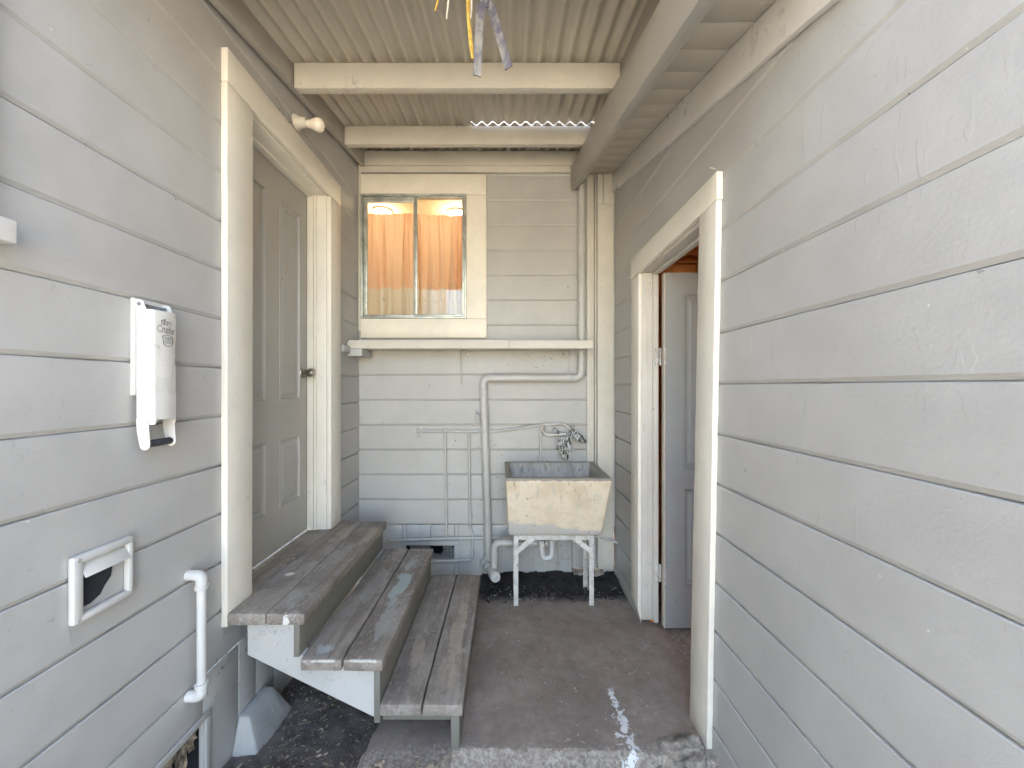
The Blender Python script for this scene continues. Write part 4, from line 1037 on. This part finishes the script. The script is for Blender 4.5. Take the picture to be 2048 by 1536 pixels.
# ------------------------------------------------------------------ can crusher
cc_ = thing('can_crusher', (XL, 1.14, H+.03), 'white wall mounted can crusher with black lettering and foam grip', 'can crusher')
cy0, cy1, cxw, cxf = 1.104, 1.190, XL+.012, -1.016
mb = MB(); box(mb, XL+.001, XL+.0115, 1.098, 1.200, H-.025, H+.254, .0015, .0003); link('back_plate', mb, M['white'], cc_)
zt, zb3 = H+.222, H-.098
mb = MB(); prof = []   # folded sheet cover: near side, rounded corner, bowed front, far side
R_ = .013
prof.append((cxw+.002, cy0)); prof.append((cxf-R_, cy0))
for k in range(1, 7): a = math.pi/2*k/6; prof.append((cxf-R_+R_*math.sin(a), cy0+R_-R_*math.cos(a)))
for k in range(1, 8): t = k/8; prof.append((cxf+.004*math.sin(t*math.pi), cy0+R_+(cy1-cy0-2*R_)*t))
for k in range(0, 7): a = math.pi/2*k/6; prof.append((cxf-R_+R_*math.cos(a), cy1-R_+R_*math.sin(a)))
prof.append((cxw+.002, cy1))
nz = 24; V = []; F = []
th = .0014
for off in (0, th):
    for j in range(nz+1):
        for i, (x, y) in enumerate(prof):
            f_ = i/(len(prof)-1); side = (x < cxf-R_*.9)
            arch = max(0, 1-((y-(cy0+cy1)/2)/((cy1-cy0)/2-.010))**2)**.5 if abs(y-(cy0+cy1)/2) < (cy1-cy0)/2-.010 else 0
            zlo = zb3+arch*.0-(0 if not side else 0); zlo = zb3-.012+ (.014*min(1, arch*1.6))
            z = zlo+(zt-zlo)*j/nz
            dent = -.004*math.exp(-((z-H-.10)/.05)**2)*max(0, (y-1.16)/.03)*.8
            c_ = Vector(((cxw+cxf)/2, (cy0+cy1)/2)); dr = (c_-Vector((x, y))).normalized()*off
            V.append((x+dent+dr.x, y+dr.y, z))
m_ = len(prof); base = (nz+1)*m_
for j in range(nz):
    for i in range(m_-1):
        F.append((j*m_+i, j*m_+i+1, (j+1)*m_+i+1, (j+1)*m_+i)); F.append((base+j*m_+i, base+(j+1)*m_+i, base+(j+1)*m_+i+1, base+j*m_+i+1))
for i in range(m_-1): F.append((i, base+i, base+i+1, i+1)); F.append((nz*m_+i, nz*m_+i+1, base+nz*m_+i+1, base+nz*m_+i))
for j in range(nz): F.append((j*m_, (j+1)*m_, base+(j+1)*m_, base+j*m_)); F.append((j*m_+m_-1, base+j*m_+m_-1, base+(j+1)*m_+m_-1, (j+1)*m_+m_-1))
mb.add(V, F)
body = link('body', mb, paint('crusher_enamel', (.69,.665,.615), .32, 2, dirt=3.0, bump=.35, dirtcol=(.42,.36,.29)), cc_, ang=50)
def arm(y, dy):
    poly = [(cxw+.003, zb3-.001), (cxf-.008, zb3-.001), (cxf-.003, zb3-.03)]
    poly = [(cxw+.002, zb3+.004),(cxf-.010, zb3+.004),(cxf-.009, zb3-.025),(cxf-.006, zb3-.066)]
    for k in range(9): a = -math.pi*k/8; poly.append((cxf-.021+.015*math.cos(a), zb3-.070+.015*math.sin(a)))
    poly.append((cxw+.004, zb3-.030))
    mb = MB(); prism(mb, poly, lambda a, b, d: Vector((a, d, b)), y, y+dy, .0004); link('handle_arm', mb, M['white'], cc_)
arm(cy0-.0025, .0022); arm(cy1-.003, .0022)
for y, s_ in ((cy0, -1), (cy1, 1)):   # top ears
    mb = MB(); poly = [(cxw-.0005, zt-.004),(cxw-.0005, zt+.028)]
    for k in range(7): a = math.pi*.5*(1-k/6); poly.append((cxw+.012+.012*math.cos(a), zt+.016+.012*math.sin(a)))
    poly += [(cxf-.018, zt+.004), (cxf-.014, zt-.004)]
    prism(mb, poly, lambda a, b, d: Vector((a, d, b)), y-(.0022 if s_ < 0 else 0), y+(.0002 if s_ < 0 else .0022), .0004); link('ear', mb, M['white'], cc_)
    mb = MB(); lathe(mb, (cxw+.011, y-.0025 if s_ < 0 else y-.006, zt+.015), (0,-1,0), [(0,.0055),(.002,.005),(.0026,0)], 14); link('rivet', mb, M['galv'], cc_)
mb = MB(); lathe(mb, ((cxw+cxf)/2-.002, 1.147, zb3+.10), (0,0,1), [(0,.022),(.19,.022),(.195,.018),(.20,0)], 20); box(mb, cxw, cxw+.004, cy0+.003, cy1-.003, zt-.06, zt+.02, .0005, 0); link('ram', mb, M['galv'], cc_)
mb = MB(); lathe(mb, (cxf-.021, cy0-.0002, zb3-.068), (0,1,0), [(0,.0085),(.004,.0105),(.040,.0108),(.078,.0105),(.0835,.0085)], 18); link('grip', mb, M['rubber'], cc_)
mb = MB(); lathe(mb, (cxf-.021, cy0-.0026, zb3-.068), (0,-1,0), [(0,.006),(.0015,.0055),(.002,0)], 14); link('rivet', mb, M['white'], cc_)
def lettering(txt, y, z, size, rot, xoff, off, mat, name, sx=1.):
    cu = bpy.data.curves.new('t', 'FONT'); cu.body = txt; cu.size = size; cu.offset = off; cu.extrude = .00012; cu.space_character = .92
    ob = bpy.data.objects.new('t', cu); C.objects.link(ob); bpy.context.view_layer.update()
    me = bpy.data.meshes.new_from_object(ob.evaluated_get(bpy.context.evaluated_depsgraph_get())); bpy.data.objects.remove(ob)
    mb = MB(); V = []
    for v in me.vertices:
        x, yy = v.co.x*sx, v.co.y; a = x*math.cos(rot)-yy*math.sin(rot); b = x*math.sin(rot)+yy*math.cos(rot)
        Y = y+a; t = max(0, min(1, (Y-cy0-R_)/(cy1-cy0-2*R_))); bow = .004*math.sin(t*math.pi); zz = z+b
        dent = -.004*math.exp(-((zz-H-.10)/.05)**2)*max(0, (Y-1.16)/.03)*.8
        V.append((cxf+bow+dent+xoff+v.co.z, Y, zz))
    mb.add(V, [tuple(p.vertices) for p in me.polygons]); return link(name, mb, mat, body, smooth=False)
for t_, y, z, s_, sx in (('the', 1.127, H+.183, .025, 1.1), ('Crusher', 1.1165, H+.160, .030, .63)):
    lettering(t_, y, z, s_, -.06, .0010, .0007, M['ink'], 'lettering', sx)
    lettering(t_, y, z, s_, -.06, .0016, -.00045, M['white'], 'lettering', sx)
mb = MB()   # outline drawing of a flattened can under the lettering
def onb(y, z): 
    t = max(0, min(1, (y-cy0-R_)/(cy1-cy0-2*R_))); dent = -.004*math.exp(-((z-H-.10)/.05)**2)*max(0, (y-1.16)/.03)*.8
    return Vector((cxf+.004*math.sin(t*math.pi)+dent+.0006, y, z))
yc, zc = 1.1495, H+.136
can = [(-.018,.013),(-.006,.0165),(.010,.0155),(.018,.012),(.0165,.004),(.0185,-.004),(.017,-.011),(.006,-.0165),(-.008,-.0155),(-.0165,-.010),(-.014,-.002),(-.017,.006),(-.018,.013)]
tube(mb, fillet([onb(yc+a, zc+b) for a, b in can], .004, 3), .0007, 5, False)
for k in range(4): tube(mb, [onb(yc-.012+i*.0045, zc+.009-k*.0052+(.0016 if i%2 else -.0012)) for i in range(6)], .0005, 5)
tube(mb, fillet([onb(yc-.015, zc+.011), onb(yc, zc+.0065), onb(yc+.016, zc+.009)], .008, 5), .0005, 5)
link('can_drawing', mb, M['ink'], body)

# ------------------------------------------------------------------ framed hatch low on the left wall
hy0, hy1, hz0, hz1 = .940, 1.092, H-.588, H-.420
ht = thing('flap_vent', (XL, 1.0, H-.5), 'square white framed flap vent low on the left wall with a broken flap', 'vent')
mb = MB(); e = .026; xo = XL+.020
for q in ((hy0, hy1, hz1-e*.8, hz1), (hy0, hy1, hz0, hz0+e*.7), (hy0, hy0+e*.9, hz0+e*.3, hz1-e*.3), (hy1-e*.6, hy1, hz0+e*.3, hz1-e*.3)):
    box(mb, XL+.001, xo+random.uniform(-.0008, .0008), q[0], q[1], q[2], q[3], .006, .0005)
link('frame', mb, M['white_pipe'], ht)
for (y, z) in ((hy0+.011, hz1-.010), (hy0+.011, hz0+.009), (hy1-.010, hz1-.012)):
    mb = MB(); lathe(mb, (xo-.001, y, z), (1,0,0), [(0,.0062),(.0016,.0055),(.0018,.0035),(.0006,0)], 12); link('screw', mb, M['pipe'], ht)
mb = MB(); yy0, yy1 = hy0+.022, hy1-.016
hexa(mb, [(XL+.004,yy0,hz1-.022),(XL+.007,yy0,hz1-.022),(XL+.007,yy1,hz1-.022),(XL+.004,yy1,hz1-.022),(XL+.022,yy0,hz1-.058),(XL+.025,yy0,hz1-.058),(XL+.025,yy1,hz1-.058),(XL+.022,yy1,hz1-.058)], .0008, .0004)
link('flap', mb, M['white_pipe'], ht)
mb = MB()   # near-black plate with a broken outline, the hole's shade put into colour
poly = [(yy0+.004+.0, hz0+.055)]
hole = [(yy0-.001, hz1-.055),(yy0+.0, hz0+.040),(yy0+.012, hz0+.030),(yy0+.030, hz0+.029),(yy0+.055, hz0+.040),(yy0+.066, hz0+.058),(yy0+.082, hz0+.075),(yy0+.093, hz1-.030),(yy0+.04, hz1-.024)]
prism(mb, hole, lambda a, b, d: Vector((d, a, b)), XL+.0008, XL+.0022, 0); link('hole_shade', mb, M['dark'], ht)

# ------------------------------------------------------------------ white pipe loop on the left wall
px_ = -1.029; py_ = 1.297; za_, zb_2 = H-.636, H-1.043
lp = thing('plastic_pipe', (XL, py_, H-.8), 'short white plastic pipe with two elbows on the lower left wall', 'pipe')
mb = MB(); tube(mb, [(px_,py_,zb_2+.02),(px_,py_,za_-.02)], .0135, 18); link('pipe', mb, M['white_pipe'], lp)
for z, s_ in ((za_, -1), (zb_2, 1)):
    mb = MB(); tube(mb, fillet([(XL+.001,py_,z),(px_,py_,z),(px_,py_,z+s_*.040)], .028, 8), .0172, 18); collar(mb, (px_,py_,z+s_*.034), (0,0,s_), .012, .0195); link('elbow', mb, M['white_pipe'], lp)

# ------------------------------------------------------------------ straps and cords hanging from the roof
def ribbon(mb, pts, wv, th=.0022):
    pts = [Vector(p) for p in pts]; V = []; n = len(pts)
    for i, p in enumerate(pts):
        w_ = Vector(wv[i] if isinstance(wv, list) else wv); t = (pts[min(i+1, n-1)]-pts[max(i-1, 0)]).normalized(); nn = t.cross(w_).normalized()*th
        for a in (p-w_-nn, p+w_-nn, p+w_+nn, p-w_+nn): V.append(a)
    F = [(i*4+k, i*4+(k+1)%4, i*4+4+(k+1)%4, i*4+4+k) for i in range(n-1) for k in range(4)]+[(3,2,1,0), tuple((n-1)*4+k for k in range(4))]
    mb.add(V, F)
YS = 1.17
stp = thing('blue_strap', (-.07, YS, H+1.3), 'faded blue strap looped over the roof timber with two loose ends', 'strap')
mb = MB(); ribbon(mb, fillet([at(976,-60,YS), at(972,0,YS), at(960,22,YS-.01), at(957,80,YS-.01), at(954,152,YS)], .03, 5), (.0115,.004,0)); link('loose_end', mb, M['strap'], stp)
mb = MB(); ribbon(mb, fillet([at(968,-60,YS+.01), at(972,-5,YS), at(984,18,YS), at(1000,75,YS), at(1017,136,YS)], .03, 5), (.0105,-.006,.002)); link('loose_end', mb, M['strap'], stp)
mb = MB(); lump(mb, at(973,2,YS), .018, .012, .018, .4, .5, 4, 70); link('knot', mb, M['strap'], stp)
cy = thing('yellow_rope', (-.1, YS, H+1.3), 'doubled yellow nylon cord hanging beside the blue strap', 'cord')
mb = MB()
tube(mb, fillet([at(934,-60,YS), at(935,20,YS), at(938,70,YS), at(945,118,YS)], .05, 6), .0038, 8, True, .0006)
tube(mb, fillet([at(941,-60,YS+.008), at(937,30,YS+.006), at(942,70,YS+.006), at(946,116,YS+.004)], .05, 6), .0036, 8, True, .0006); link('doubled_strand', mb, M['cord_y'], cy)
mb = MB(); tube(mb, [at(942,-40,YS-.008), at(943,20,YS-.008), at(941,38,YS-.008)], [.0035,.003,.002], 7, True, .0008); link('frayed_strand', mb, M['cord_w'], cy)
mb = MB(); tube(mb, fillet([at(902,-60,YS), at(897,0,YS), at(893,37,YS)], .03, 5), [.0032]*7+[.0022], 7, True, .0005) if False else tube(mb, [at(902,-60,YS), at(897,0,YS), at(893,38,YS)], [.003,.003,.0022], 7)
tag(link('cord_end', mb, M['cord_w'], org=tuple(at(900,-40,YS))), 'stiff pale cord end hanging left of the yellow cord', 'cord')
mb = MB(); tube(mb, [at(878,-60,YS), at(876,0,YS), at(870,22,YS)], [.003,.003,.0024], 7)
tag(link('cord_end', mb, M['cord_y'], org=tuple(at(876,-40,YS))), 'short yellow cord end at the top edge left of the straps', 'cord')

# ------------------------------------------------------------------ cobwebs and clinging dust
mb = MB(); rn = random.Random(21)
def wisps(c, spread, n, out, ln=(.006, .022), r=(.0004, .0009)):
    for i in range(n):
        p = Vector(c)+Vector((rn.gauss(0, spread[0]), rn.gauss(0, spread[1]), rn.gauss(0, spread[2])))+Vector(out)*.002
        a = Vector((rn.uniform(-1,1), rn.uniform(-1,1), rn.uniform(-1,1))); o_ = Vector(out); a = (a-o_*a.dot(o_)*.9).normalized(); L = rn.uniform(*ln)
        b = a.cross(o_).normalized()
        tube(mb, [p, p+a*L*.4+b*L*rn.uniform(-.2,.2), p+a*L*.8+b*L*rn.uniform(-.4,.4), p+a*L+b*L*rn.uniform(-.3,.5)], rn.uniform(*r), 4)
wisps(at(932,243,2.40), (.035,.004,.012), 60, (0,-1,0)); wisps(at(690,175,1.83), (.05,.002,.02), 10, (0,-1,0), (.01,.05))
wisps((XL+.004,1.90,H+1.30), (.002,.04,.02), 30, (1,0,0)); wisps((-.85,Y1+.026,.43), (.07,.001,.03), 22, (0,-1,0), (.006,.03), (.0003,.0005)); wisps((-.65,Y1+.026,.27), (.10,.001,.02), 9, (0,-1,0), (.006,.02), (.0003,.0005))
wisps((-.25,Y1+.10,.11), (.08,.01,.015), 40, (0,-1,0), (.01,.05)); wisps((.2,D-.012,.22), (.40,.001,.09), 75, (0,-1,0), (.008,.035), (.0006,.0014)); wisps((0,D-.006,.78), (.34,.001,.26), 46, (0,-1,0), (.005,.022), (.0007,.0017)); wisps((.25,D-.006,H+.45), (.22,.001,.25), 12, (0,-1,0), (.004,.012), (.0006,.0012))
wisps((.33,D-.006,H+.22), (.14,.001,.035), 40, (0,-1,0), (.005,.018), (.0008,.0016)); wisps((.77,2.75,.30), (.003,.02,.10), 30, (-.7,-.7,0)); wisps((XL+.005,1.5,.30), (.001,.06,.06), 25, (1,0,0))
wisps((XR-.026,1.7,H-1.2), (.003,.05,.1), 12, (-1,0,0))
o = link('cobwebs', mb, M['web']); tag(o, 'wisps of dusty cobweb clinging to timbers, steps and pipes', 'cobweb', kind='stuff')

mb = MB()   # pale threads of spider silk under the iron
for (p, q, Y_) in (((812,-6),(842,98),1.62), ((1109,-8),(1094,98),1.66), ((1083,180),(1070,247),2.2), ((1180,60),(1160,130),1.9), ((985,182),(990,215),2.2)):
    a = at(*p, Y_); b = at(*q, Y_+.06); tube(mb, [a+(b-a)*t+Vector((0,0,-.004*math.sin(t*3.14)))+Vector((rn.uniform(-.001,.001),0,0)) for t in [k/8 for k in range(9)]], [rn.uniform(.0002,.0007) for k in range(9)], 5)
o = link('spider_silk', mb, simple('pale_silk', (.85,.83,.78), .4)); tag(o, 'pale spider silk threads strung under the corrugated roof', 'cobweb', kind='stuff')

# drop helper keys
for o in bpy.data.objects:
    if '_o' in o.keys(): del o['_o']
